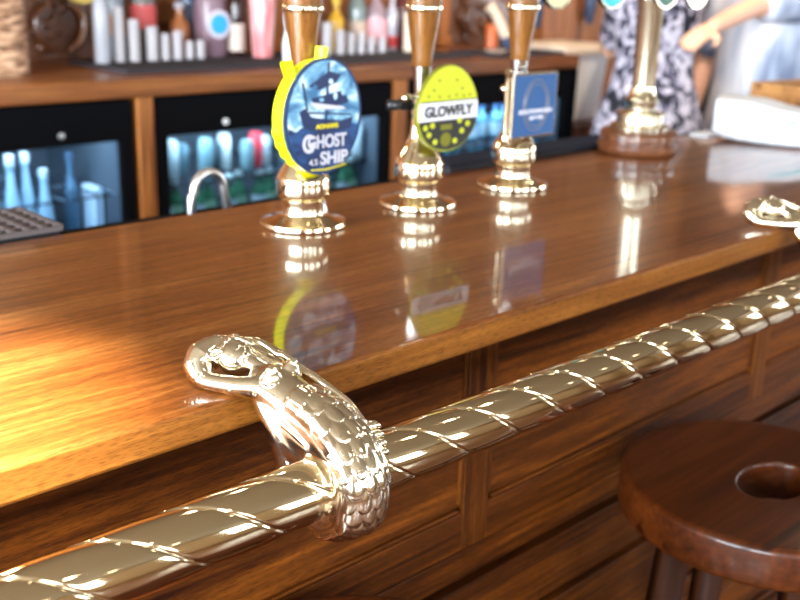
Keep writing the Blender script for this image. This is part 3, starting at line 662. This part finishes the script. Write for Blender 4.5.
# ------------------------------------------------------------------ stools
def stool(x, y, label):
    r = thing('bar_stool', label, 'bar stool', (x, y, ZF), 'round wooden stools at the bar'); Hs = .903-ZF; T = .040; RS = .1385
    bm = bmesh.new(); n = 96; RSX = RS
    prof = [(RS-.003, Hs-T), (RS-.0008, Hs-T+.002), (RS, Hs-T+.005), (RS, Hs-.006), (RS-.0010, Hs-.0028), (RS-.0034, Hs-.0006), (RS-.007, Hs), (RS-.010, Hs)]
    prof2 = [(1.10, Hs), (1.05, Hs), (1.012, Hs-.0012), (1.0, Hs-.004), (1.0, Hs-T)]
    rings = []
    for rr, z_ in prof: rings.append([bm.verts.new((rr*math.cos(2*PI*i/n), rr*math.sin(2*PI*i/n), z_)) for i in range(n)])
    for k_, z_ in prof2: rings.append([bm.verts.new((.045*k_*math.cos(2*PI*i/n), -.008+.030*k_*math.sin(2*PI*i/n), z_)) for i in range(n)])
    rings.append(rings[0])
    for a, b in zip(rings, rings[1:]):
        for i in range(n): bm.faces.new((a[i], a[(i+1) % n], b[(i+1) % n], b[i]))
    fin('seat', bm, M['stool'], r, True)
    tops = []
    for i in range(4):
        a = math.radians(45+90*i+8); p0 = Vector((.082*math.cos(a), .082*math.sin(a), Hs-T+.001)); p1 = Vector((.135*math.cos(a), .135*math.sin(a), 0)); tops.append((p0, p1))
        tube('leg', [p0, p1], [(.019, .019), (.016, .016)], M['stoolleg'], r, 4)
    for i in range(4):
        f_ = .40 if i % 2 else .52
        a = tops[i][1].lerp(tops[i][0], f_); b = tops[(i+1) % 4][1].lerp(tops[(i+1) % 4][0], f_); tube('stretcher', [a, b], .008, M['stoolleg'], r, 12)
    return r
s1 = stool(.884, .392, 'round dark wooden stool with an oval hand hole, beside the bar')
s2 = dup(s1, (.368, .4045, ZF)); s2['label'] = 'second round wooden stool, only its back rim showing under the mermaid bracket'

# ------------------------------------------------------------------ back bar
bm = bmesh.new(); bx(bm, -.8, 2.573, 1.900, Y1-.002, 0, .037)
bc = fin('back_counter', bm, M['back'], loc=(0, 0, 1.093), bevel=.004); tag(bc, 'wooden back counter running above the bottle coolers', 'counter')
ZT = 1.130
for x0, x1, lb in ((.340, .382, 'wooden upright at the left side of the left cooler'), (1.089, 1.126, 'wooden upright between the left and the middle bottle cooler'), (1.816, 1.862, 'wooden upright between the middle and the right bottle cooler'), (2.558, 2.572, 'thin black end panel of the back counter')):
    o = box('counter_upright', x0, x1, 1.904, 2.34, ZF, 1.093, M['backv'] if x0 < 2.5 else M['frame'], bevel=.002); tag(o, lb, 'upright', 'uprights of the back counter')
for (a, b), lb in zip(FR, ('low black base under the left bottle cooler', 'low black base under the middle bottle cooler', 'low black base under the right bottle cooler')):
    tag(box('cooler_plinth', a+.002, b-.002, 1.95, 2.34, ZF, .380, M['frame']), lb, 'plinth')
# coolers
LBC = ['black glass-door bottle cooler at far left holding pale bottles', 'black glass-door bottle cooler in the middle, behind the chrome tap', 'black glass-door bottle cooler behind the yellow egg badge']
for (a, b), lb in zip(FR, LBC):
    r = thing('bottle_cooler', lb, 'fridge', ((a+b)/2, 1.908, .3805), 'coolers under the back counter'); hw = (b-a)/2-.004; h = .708
    bm = bmesh.new()
    bx(bm, -hw, hw, .38, .40, 0, h); bx(bm, -hw, -hw+.015, .02, .38, 0, h); bx(bm, hw-.015, hw, .02, .38, 0, h); bx(bm, -hw+.015, hw-.015, .02, .38, h-.03, h); bx(bm, -hw+.015, hw-.015, .02, .38, 0, .03)
    fin('cabinet', bm, M['frame'], r)
    bm = bmesh.new(); bx(bm, -hw+.0155, hw-.0155, .36, .379, .031, h-.031); bx(bm, -hw+.0155, -hw+.019, .03, .3595, .031, h-.05); bx(bm, hw-.019, hw-.0155, .03, .3595, .031, h-.05); fin('liner', bm, M['cool_liner'], r)
    bm = bmesh.new(); gt = 1.012-.385
    bx(bm, -hw, hw, 0, .018, gt, h); bx(bm, -hw, hw, 0, .018, 0, .06); bx(bm, -hw, -hw+.026, 0, .018, .06, gt); bx(bm, hw-.026, hw, 0, .018, .06, gt)
    df = fin('door_frame', bm, M['frame'], r, bevel=.001)
    bm = bmesh.new(); bx(bm, -hw+.026, hw-.026, .006, .010, .06, gt); fin('glass', bm, M['coolerpane'], df)
    lathe('lock', [(0, 0), (.0065, 0), (.0065, .003), (0, .005)], M['white'] if 1 < a < 1.5 else M['silver'], df, 20, (-.165 if a > 1 else .188, 0, 1.032-.385), 'Y')
    for z_ in (.895-.385, .775-.385, .58-.385):
        bm = bmesh.new()
        for i in range(18): x = -hw+.02+(2*hw-.04)*i/17; bx(bm, x-.0015, x+.0015, .05, .36, z_-.003, z_)
        for y_ in (.05, .2, .35): bx(bm, -hw+.018, hw-.018, y_-.002, y_+.002, z_-.006, z_-.003)
        fin('wire_shelf', bm, M['chrome'], r)
    bm = bmesh.new(); bx(bm, -hw+.03, hw-.03, .022, .032, h-.045, h-.031); fin('light_strip', bm, M['led'], r)

# bottles --------------------------------------------------------------------
def bottle(name, label, cat, x, y, z, r, h, mbody, mcap=None, mlabel=None, group=None, kind='bottle', lz=(.15, .45), disc=None):
    root = thing(name, label, cat, (x, y, z), group)
    prof = {'bottle': [(0, 0), (r*.92, 0), (r, .02*h), (r, .55*h), (r*.9, .63*h), (r*.42, .74*h), (r*.36, .80*h), (r*.36, .95*h), (r*.42, .955*h), (r*.42, h*.985), (0, h*.985)],
            'champ': [(0, 0), (r*.95, 0), (r, .02*h), (r*1.0, .38*h), (r*.85, .52*h), (r*.55, .68*h), (r*.40, .80*h), (r*.40, .88*h), (r*.48, .89*h), (r*.48, .92*h), (0, .92*h)],
            'can': [(0, 0), (r*.85, 0), (r, .06*h), (r, .88*h), (r*.82, .95*h), (r*.82, h), (0, h)],
            'tube': [(0, 0), (r, 0), (r, .97*h), (r*.94, h), (0, h)],
            'square': [(0, 0), (r*1.0, 0), (r*1.05, .02*h), (r*1.05, .60*h), (r*.9, .66*h), (r*.3, .70*h), (r*.28, .86*h), (0, .86*h)],
            'cup': [(0, 0), (r*.68, 0), (r*.68, .01*h), (r, h), (r*.95, h), (r*.64, .03*h), (0, .03*h)]}[kind]
    lathe('body', prof, mbody, root, 20)
    if mcap: lathe('cap', [(0, .90*h), (r*.50, .90*h), (r*.52, .91*h), (r*.52, h), (r*.4, h*1.01), (0, h*1.01)], mcap, root, 16)
    if mlabel:
        k_ = 1.06 if kind == 'square' else 1.012
        lathe('label', [(r*k_, lz[0]*h), (r*(k_+.015), lz[0]*h), (r*(k_+.015), lz[1]*h), (r*k_, lz[1]*h)], mlabel, root, 20, close=False)
    return root
G = 'pale bottles in the left cooler'
ZS = .895
for i, (x, w_) in enumerate(((.700, 0), (.735, 0), (.775, 0), (.815, 0), (.856, 1), (.893, 2), (.925, 3))):
    y = 2.01+.012*(i % 2)
    bottle('sparkling_bottle', ['pale sparkling bottle in the left cooler, out at the frame edge', 'pale foiled bottle in the left cooler nearest the frame edge', 'pale foiled bottle second from the frame edge in the left cooler', 'shorter pale bottle beside the dark gap in the left cooler'][w_],
           'bottle', x, y, .776, .0175, .205 if w_ < 3 else .17, colour(140, 172, 196, .25), colour(176, 190, 204, .3), colour(196, 208, 218, .4), G, 'champ', (.12, .35))
o = box('white_carton', 1.032, 1.050, 2.0, 2.06, .776, .895, colour(205, 225, 245, .6)); tag(o, 'narrow white carton at the right end of the left cooler', 'carton')
bottle('wine_bottle', 'grey-blue bottle beside the white carton in the left cooler', 'bottle', 1.003, 2.05, .776, .016, .19, colour(70, 100, 125, .2), colour(60, 80, 105, .4), None, None)
cans = [(130, 160, 172), (176, 190, 196), (84, 112, 124), (140, 176, 184), (60, 76, 84), (190, 200, 204), (120, 150, 156)]
for i in range(16):
    x = 1.190+i*.0385
    if x > 1.79: break
    c_ = cans[i % 7]
    if i == 7: c_ = (205, 60, 70)
    lb = 'pale blue-white can on the upper shelf of the middle cooler' if i != 7 else 'red can on the upper shelf of the middle cooler'
    bottle('drink_can', lb, 'can', x, 1.990+.020*(i % 3), ZS, .0160, .070+.014*(i % 2), colour(*c_, .3), None, None, 'cans on the upper shelf of the middle cooler' if i != 7 else None, 'can')
for i in range(14):
    x = 1.195+i*.044
    if x > 1.79: break
    bottle('beer_bottle', 'green-glass bottle with a silvery cap on the lower shelf of the middle cooler', 'bottle', x, 1.996+.022*(i % 2), .776, .0190, .112, colour(50, 104, 78, .12), colour(205, 226, 230, .3), colour(150, 190, 160, .4) if i % 2 else colour(190, 205, 215, .4), 'green bottles on the lower shelf of the middle cooler', 'bottle', (.1, .5))
for i in range(13):
    x = 1.925+i*.049
    if x > 2.53: break
    bottle('tonic_bottle', 'small pale blue bottle on the upper shelf of the right cooler', 'bottle', x, 2.0+.012*(i % 2), ZS, .018, .10, colour(120, 180, 215, .15), colour(90, 130, 190, .3), colour(200, 225, 240, .4), 'pale blue bottles on the upper shelf of the right cooler', 'bottle', (.1, .45))
    bottle('beer_bottle', 'clear-blue bottle with a pale label on the lower shelf of the right cooler', 'bottle', x, 2.0+.012*(i % 2), .776, .020, .11, colour(90, 170, 190, .12), colour(215, 225, 230, .3), colour(160, 225, 230, .4), 'clear-blue bottles on the lower shelf of the right cooler', 'bottle', (.1, .5))

# mats and objects on the back counter
for x0, x1, y0, y1, lb in ((1.115, 1.66, 1.99, 2.25, 'black rubber mat under the grey tubes and pink cups on the back counter'), (1.70, 2.17, 1.97, 2.25, 'black rubber mat under the second row of grey tubes'), (2.10+.13, 2.535, 1.93, 2.12, 'black rubber mat at the right end of the back counter')):
    o = box('counter_mat', x0, x1, y0, y1, ZT, ZT+.009, M['mat'], bevel=.002); tag(o, lb, 'mat', 'rubber mats on the back counter')
ZM = ZT+.009
G = 'pale grey tubes on the left counter mat'
TB = [(1.2017, 2.17, .0125, .120, 'tallest pale grey tube on the left counter mat'), (1.2399, 2.17, .0130, .093, 'second tallest pale grey tube, right of the tallest one'), (1.2869, 2.17, .0135, .077, 'wide white tube, third in the left row of tubes'), (1.3216, 2.17, .0105, .060, 'slim pale tube, fourth in the left row of tubes'), (1.3542, 2.17, .0115, .065, 'slim white tube, fifth in the left row of tubes'), (1.3874, 2.17, .0098, .042, 'short pinkish tube, sixth in the left row of tubes'), (1.4184, 2.17, .0105, .043, 'short white tube at the right end of the left row of tubes')]
for x, y, r_, h_, lb in TB:
    bottle('measure_tube', lb, 'tube', x, y, ZM, r_, h_, M['tube'], None, None, G, 'tube')
TB = [(1.7807, 2.13, .0125, .082, 'tall pale tube beside the first pump handle in the right row'), (1.8255, 2.13, .0130, .062, 'second pale tube from the first pump handle'), (1.8642, 2.13, .0105, .055, 'third pale tube from the first pump handle'), (1.9001, 2.13, .0105, .055, 'fourth pale tube from the first pump handle'), (1.9365, 2.13, .0105, .043, 'short pale tube in front of the red and white bottle'), (1.9773, 2.13, .0110, .041, 'short pale tube beside the clear bottle with a red base')]
for x, y, r_, h_, lb in TB:
    bottle('measure_tube', lb, 'tube', x, y, ZM, r_, h_, M['tube'], None, None, 'pale grey tubes on the middle counter mat', 'tube')
bottle('cream_tube', 'cream coloured tube beside the second pump handle on the back counter', 'tube', 2.077, 2.13, ZM, .0145, .105, M['offwhite'], None, None, None, 'tube')
bottle('glass_tube', 'tall pale grey glass bottle standing left of the row of tubes', 'bottle', 1.1539, 2.16, ZT, .0175, .22, colour(170, 172, 182, .2), None, None, None, 'bottle')
bottle('spirit_bottle', 'dark bottle with a red and white label behind the left tubes', 'bottle', 1.325, 2.27, ZT, .030, .25, colour(92, 82, 78, .2), colour(60, 60, 60, .4), colour(208, 84, 84, .5), 'spirit bottles behind the left tubes', 'bottle', (.30, .52))
bottle('spirit_bottle', 'orange-brown bottle with a grey cap behind the short tubes', 'bottle', 1.419, 2.26, ZT, .026, .135, colour(158, 96, 58, .2), colour(170, 165, 175, .4), None, 'spirit bottles behind the left tubes', 'bottle')
bottle('spirit_bottle', 'clear grey bottle behind the two tallest grey tubes', 'bottle', 1.262, 2.29, ZT, .022, .24, colour(120, 128, 140, .15), colour(60, 70, 90, .3), colour(150, 110, 80, .5), 'spirit bottles behind the left tubes', 'bottle', (.25, .45))
bottle('spirit_bottle', 'dark blue bottle behind the orange-brown bottle', 'bottle', 1.478, 2.31, ZT, .026, .25, colour(30, 70, 110, .15), colour(30, 40, 60, .3), colour(86, 96, 116, .5), 'spirit bottles behind the left tubes', 'bottle', (.2, .5))
gb = bottle('gin_bottle', 'mauve grey bottle with a round cyan disc label left of the dark bottle', 'bottle', 1.4835, 2.225, ZM, .038, .25, colour(128, 102, 116, .25), M['silver'], None, None, 'square')
lathe('disc_label', [(0, 0), (.034, 0), (.034, .002), (0, .0025)], colour(214, 206, 224, .5), gb, 30, (-.002, -.0405, .078), 'Y')
lathe('disc_print', [(0, 0), (.024, 0), (.024, .0015), (0, .002)], colour(40, 168, 214, .5), gb, 30, (-.002, -.0430, .078), 'Y')
bottle('wine_bottle', 'very dark bottle with a cream label between the cyan-disc bottle and pink cups', 'bottle', 1.5376, 2.19, ZM, .020, .22, colour(42, 20, 18, .12), colour(120, 50, 30, .3), colour(206, 190, 180, .5), None, 'bottle', (.06, .36))
bottle('paper_cups', 'tall stack of pink striped paper cups on the back counter', 'cup stack', 1.588, 2.15, ZM, .036, .165, M['pinkcup'], None, None, None, 'cup')
vz = thing('white_bottle', 'slender white curvy bottle standing beside the first pump handle', 'bottle', (1.575, 2.025, ZT))
lathe('body', [(0, 0), (.013, 0), (.015, .01), (.0155, .05), (.010, .075), (.0085, .085), (.012, .10), (.0115, .12), (.006, .145), (.005, .17), (0, .17)], colour(240, 240, 246, .25), vz, 24)
bottle('squash_bottle', 'bottle with a yellow top standing behind the tall pale tube', 'bottle', 1.871, 2.20, ZM, .022, .140, colour(206, 158, 44, .3), colour(230, 190, 60, .4), None, 'bottles behind the right row of tubes', 'bottle')
bottle('spirit_bottle', 'grey-green glass bottle in the middle of the right bottle group', 'bottle', 1.959, 2.215, ZM, .026, .20, colour(112, 124, 122, .15), colour(70, 80, 80, .4), colour(200, 176, 160, .5), 'bottles behind the right row of tubes', 'bottle', (.12, .40))
bottle('spirit_bottle', 'bottle with a white and pink label and a pink cap', 'bottle', 2.0175, 2.20, ZM, .030, .175, colour(150, 126, 134, .2), colour(214, 110, 130, .4), colour(232, 170, 178, .5), 'bottles behind the right row of tubes', 'bottle', (.10, .50))
bottle('spirit_bottle', 'clear bottle with a red base left of the cream tube', 'bottle', 2.0598, 2.18, ZM, .017, .165, colour(176, 172, 182, .15), colour(120, 40, 44, .3), colour(198, 52, 50, .5), 'bottles behind the right row of tubes', 'bottle', (.05, .24))
bottle('spirit_bottle', 'dark red bottle at the far right of the right bottle group', 'bottle', 2.13, 2.215, ZM, .022, .20, colour(96, 44, 44, .2), colour(130, 50, 40, .3), None, 'bottles behind the right row of tubes', 'bottle')
bottle('orange_bottle', 'orange bottle standing in front of the right carved panel', 'bottle', 2.463, 2.16, ZT, .019, .075, colour(200, 98, 44, .35), None, None, None, 'tube')
br = thing('beige_brush', 'beige-handled brush leaning with its dark blue end on the counter', 'brush', (2.43, 2.07, ZM), rot=0)
tube('handle', smoothpts([(-.006, 0, .035), (-.020, .01, .070), (-.038, .02, .105), (-.055, .03, .125)], 5), interp([.014, .015, .014, .016], 5), colour(222, 196, 172, .5), br, 14)
tube('head', [(.010, 0, .0), (-.008, 0, .038)], [.018, .014], colour(52, 62, 92, .7), br, 14)
lathe('saucer', [(0, 0), (.020, 0), (.034, .006), (.035, .0075), (.020, .003), (0, .003)], colour(196, 172, 158, .4), None, 30, (2.29, 1.99, ZM)); tag(bpy.data.objects['saucer'], 'small pale saucer on the right counter mat', 'saucer')
# basket
bk = thing('wicker_basket', 'light brown wicker basket at the far left of the back counter', 'basket', (.820, 2.13, ZT))
bm = bmesh.new(); nr, ns = 34, 48; rings = []
for j in range(nr):
    z_ = .30*j/(nr-1); ring = []
    for i in range(ns*2):
        a = 2*PI*i/(ns*2); c_, s_ = math.cos(a), math.sin(a); q = 5
        rr = 1/((abs(c_)**q+abs(s_)**q)**(1/q)); wv = .0022*math.sin(PI*j+i*PI/2)
        ring.append(bm.verts.new(((.125+wv)*rr*c_*(1+.04*z_), (.085+wv)*rr*s_, z_)))
    rings.append(ring)
for a, b in zip(rings, rings[1:]):
    for i in range(ns*2): bm.faces.new((a[i], a[(i+1) % (ns*2)], b[(i+1) % (ns*2)], b[i]))
bm.faces.new(rings[0]); fin('woven_body', bm, M['wicker'], bk, True)
tube('rim', [(.13*math.copysign(abs(math.cos(a))**.4, math.cos(a)), .088*math.copysign(abs(math.sin(a))**.4, math.sin(a)), .30) for a in np.linspace(0, 2*PI, 49)], .006, M['wicker'], bk, 8)
# hanging brass dish above the left carved panel
hd = thing('brass_dish', 'round brass dish on the back wall, only its lower edge in view', 'dish', (1.185, Y1-.05, 1.327))
lathe('bowl', [(0, 0), (.03, .001), (.06, .008), (.066, .014), (.06, .012), (0, .006)], colour(226, 200, 110, .25), hd, 40, None, 'Y')

# white box on a low shelf at the end of the back counter
lw = thing('side_shelf', 'brown wooden side unit beyond the end of the back counter', 'cabinet', (2.93, 2.16, ZF))
bm = bmesh.new(); bx(bm, -.33, .30, -.18, .17, (.900-ZF)-.02, (.900-ZF)); fin('top', bm, M['back'], lw, bevel=.003)
bm = bmesh.new(); bx(bm, -.32, .29, -.17, .17, 0, (.900-ZF)-.021); fin('body', bm, M['backv'], lw)
wb = thing('ice_box', 'white insulated box with a cream lid beyond the end of the back counter', 'cool box', (2.775, 2.12, .900))
bm = bmesh.new()
v = bx(bm, -.120, .120, -.10, .10, 0, .215)
for q in v:
    if q.co.z < .01: q.co.x *= .86; q.co.y *= .86
fin('tub', bm, M['white'], wb, bevel=.012)
bm = bmesh.new(); bx(bm, -.135, .135, -.112, .112, .2155, .245); fin('lid', bm, M['offwhite'], wb, bevel=.008)
for x, z_, h_, lb in ((2.87, 1.18, .10, 'dark blue bottle hanging from an optic on the back wall, above the cool box'), (3.17, 1.19, .08, 'grey-blue measure hanging on the back wall right of the cool box')):
    r = thing('wall_optic', lb, 'optic', (x, Y1-.045, z_))
    lathe('bottle', [(0, 0), (.012, 0), (.014, .02), (.020, .04), (.022, h_), (.022, h_+.10), (0, h_+.10)], colour(60, 72, 100, .25), r, 20)
    bm = bmesh.new(); bx(bm, -.012, .012, .0, .0449, .02, .05); fin('bracket', bm, M['black'], r)

# ------------------------------------------------------------------ people (built in metres / S)
def person(loc, rot, label, arms, cloth, kind, hairlen):
    q = 1/S
    root = thing('person', label, 'person', loc, None, rot)
    def V3(p): return (p[0]*q, p[1]*q, p[2]*q)
    def ch(pts, rad, up=(0, 0, 1)): return ([V3(p) for p in pts], [tuple(v*q for v in r) if hasattr(r, '__len__') else r*q for r in rad], up)
    # faces +X ; shoulders along Y
    C_ = [ch([(0, 0, .90), (0, 0, 1.02), (.005, 0, 1.15), (0, 0, 1.30), (-.005, 0, 1.40), (-.01, 0, 1.44)], [(.105, .165), (.095, .140), (.095, .135), (.105, .160), (.085, .165), (.055, .08)], (1, 0, 0)),
          ch([(-.01, 0, 1.42), (.0, 0, 1.50), (.012, 0, 1.55)], [.060, .052, .055]),
          ch([(.02, 0, 1.615)], [(.095, .076, .118)]), ch([(.055, 0, 1.56)], [(.052, .052, .05)]),
          ch([(.112, 0, 1.63), (.124, 0, 1.60)], [.009, .014]), ch([(.105, 0, 1.555)], [(.012, .024, .008)]),
          ch([(.01, .080, 1.615)], [(.022, .010, .032)]), ch([(.01, -.080, 1.615)], [(.022, .010, .032)])]
    for s_ in (-1, 1):
        C_.append(ch([(0, s_*.09, .92), (.01, s_*.10, .70), (.01, s_*.10, .48), (-.01, s_*.10, .28), (-.015, s_*.10, .08)], [.092, .078, .055, .056, .036]))
        C_.append(ch([(-.02, s_*.10, .045), (.06, s_*.105, .04), (.15, s_*.11, .03)], [.038, .036, .026]))
    for sh_, el, wr, fd, fu in arms:
        C_.append(ch([sh_, el], [.052, .038])); C_.append(ch([el, wr], [.040, .026]))
        w_ = Vector(wr); f_ = Vector(fd).normalized(); side = f_.cross(Vector(fu)).normalized(); n_ = Vector(fu).normalized()
        C_.append(ch([w_, w_+f_*.045, w_+f_*.085], [(.016, .028), (.014, .040), (.012, .040)], tuple(n_)))
        for k_, (o_, L) in enumerate(((-.030, .065), (-.010, .078), (.011, .072), (.030, .056))):
            b_ = w_+f_*.088+side*o_
            C_.append(ch([b_-f_*.02, b_+f_*L*.5+n_*-.006, b_+f_*L*.95+n_*-.024], [.0095, .0088, .0075]))
        b_ = w_+f_*.035-side*.030
        C_.append(ch([b_, b_-side*.028+f_*.025, b_-side*.036+f_*.055-n_*.012], [.012, .0105, .0085]))
    body = blob('body', C_, .0068, M['skin'], root, 3)
    # clothes
    def garment(name, chains, m, vox=.009):
        return blob(name, [ch(*c) for c in chains], vox, m, root, 4)
    if kind == 'dress':
        sl = [([s_[0], tuple(Vector(s_[0]).lerp(Vector(s_[1]), .75))], [.068, .056]) for s_ in arms]
        garment('dress', [([(0, 0, .50), (0, 0, .70), (0, 0, .92), (.0, 0, 1.08), (.005, 0, 1.16), (0, 0, 1.30), (-.005, 0, 1.40)], [(.215, .255), (.20, .235), (.165, .205), (.120, .155), (.112, .145), (.118, .162), (.098, .160)], (1, 0, 0))]+sl, M['dress'])
        garment('shoe', [([(-.02, .10, .05), (.06, .105, .045), (.155, .11, .035)], [.045, .043, .033])], M['trouser']); garment('shoe', [([(-.02, -.10, .05), (.06, -.105, .045), (.155, -.11, .035)], [.045, .043, .033])], M['trouser'])
    else:
        sl = [([s_[0], tuple(Vector(s_[0]).lerp(Vector(s_[1]), .72))], [.078, .066]) for s_ in arms]
        garment('shirt', [([(0, 0, .80), (0, 0, .92), (.0, 0, 1.06), (.005, 0, 1.16), (0, 0, 1.30), (-.005, 0, 1.40)], [(.155, .215), (.145, .205), (.132, .190), (.130, .188), (.132, .198), (.108, .190)], (1, 0, 0))]+sl, M['shirt'])
        garment('trousers', [([(0, 0, .94), (0, 0, .84)], [(.13, .185), (.125, .185)], (1, 0, 0))]+[([(0, s_*.09, .86), (.01, s_*.10, .55), (-.01, s_*.10, .30), (-.015, s_*.10, .09)], [.105, .090, .078, .072]) for s_ in (-1, 1)], M['trouser'])
        garment('shoe', [([(-.02, .10, .05), (.06, .105, .045), (.155, .11, .035)], [.045, .043, .033])], M['trouser']); garment('shoe', [([(-.02, -.10, .05), (.06, -.105, .045), (.155, -.11, .035)], [.045, .043, .033])], M['trouser'])
    hs = [([(-.01, 0, 1.655)], [(.098, .088, .098)]), ([(-.04, 0, 1.60)], [(.080, .088, .11)])]
    if hairlen: hs.append(([(-.06, 0, 1.60), (-.09, 0, 1.48), (-.10, 0, 1.38)], [(.05, .08), (.04, .07), (.02, .05)], (1, 0, 0)))
    garment('hair', hs, M['hair'], .008)
    return root
person((2.66, 1.70, ZF), math.radians(52), 'person in a black and white patterned dress standing behind the bar', [((.03, .125, 1.36), (.22, .10, 1.18), (.36, .06, 1.20), (.8, -.5, .1), (0, .2, 1)), ((.03, -.125, 1.36), (.22, -.10, 1.18), (.36, -.06, 1.22), (.8, .5, .1), (0, -.2, 1))], None, 'dress', True)
person((3.14, 1.62, ZF), math.radians(180), 'person in a pale blue and grey shirt reaching a bare arm towards the patterned dress', [((.03, .20, 1.38), (.41, .15, 1.353), (.66, .15, 1.29), (.9, .0, -.28), (-.2, .3, 1)), ((0, -.20, 1.38), (-.03, -.26, 1.12), (.03, -.27, .86), (.1, 0, -1), (1, 0, .1))], None, 'shirt', False)

# ------------------------------------------------------------------ ceiling lamps
for i, (x, y) in enumerate(DL):
    r = thing('ceiling_downlight', 'small round recessed ceiling light with a warm glow', 'ceiling light', (x, y, ZC), 'recessed ceiling lights')
    lathe('trim_ring', [(.045, 0), (.058, 0), (.056, -.006), (.045, -.004)], M['white'], r, 28, close=False)
    lathe('diffuser', [(0, -.001), (.045, -.001), (.045, -.003), (0, -.003)], M['lamp'], r, 28)
r = thing('added_pendant_lamp', 'small warm pendant lamp added out of view over the left end of the back counter', 'pendant lamp', (.60, 1.86, ZC))  # lamp body added to go with the added pendant light
tube('cord', [(0, 0, 0), (0, 0, -(ZC-1.70))], .003, M['black'], r, 8)
lathe('lamp_shade', [(.012, 1.72-ZC), (.05, 1.69-ZC), (.07, 1.66-ZC), (.068, 1.66-ZC), (.048, 1.688-ZC), (.012, 1.716-ZC)], M['brass'], r, 32, close=False)
lathe('bulb', [(0, 1.690-ZC), (.012, 1.685-ZC), (.018, 1.672-ZC), (.012, 1.661-ZC), (0, 1.658-ZC)], M['lamp'], r, 24)
r = thing('added_ceiling_spotlight', 'small black ceiling spotlight added out of view to light the left end of the bar', 'spotlight', (-.15, .30, ZC))  # fitting added to go with the added spot on the bar
lathe('mount', [(0, 0), (.03, 0), (.03, -.012), (0, -.012)], M['black'], r, 24)
lathe('shade', [(.020, -.03), (.030, -.03), (.034, -.10), (.030, -.10), (.020, -.035)], M['black'], r, 24, close=False)
tube('stem', [(0, 0, -.012), (0, 0, -.034)], .006, M['black'], r, 8)
tube('shade_top', [(0, 0, -.030), (0, 0, -.036)], .022, M['black'], r, 16)

# ------------------------------------------------------------------ working units to metres
for o in list(sc.objects):
    if o.parent or o.type in ('CAMERA', 'LIGHT'): continue
    L = o.location.copy(); o.location = U(*L); o.scale = (S, S, S)
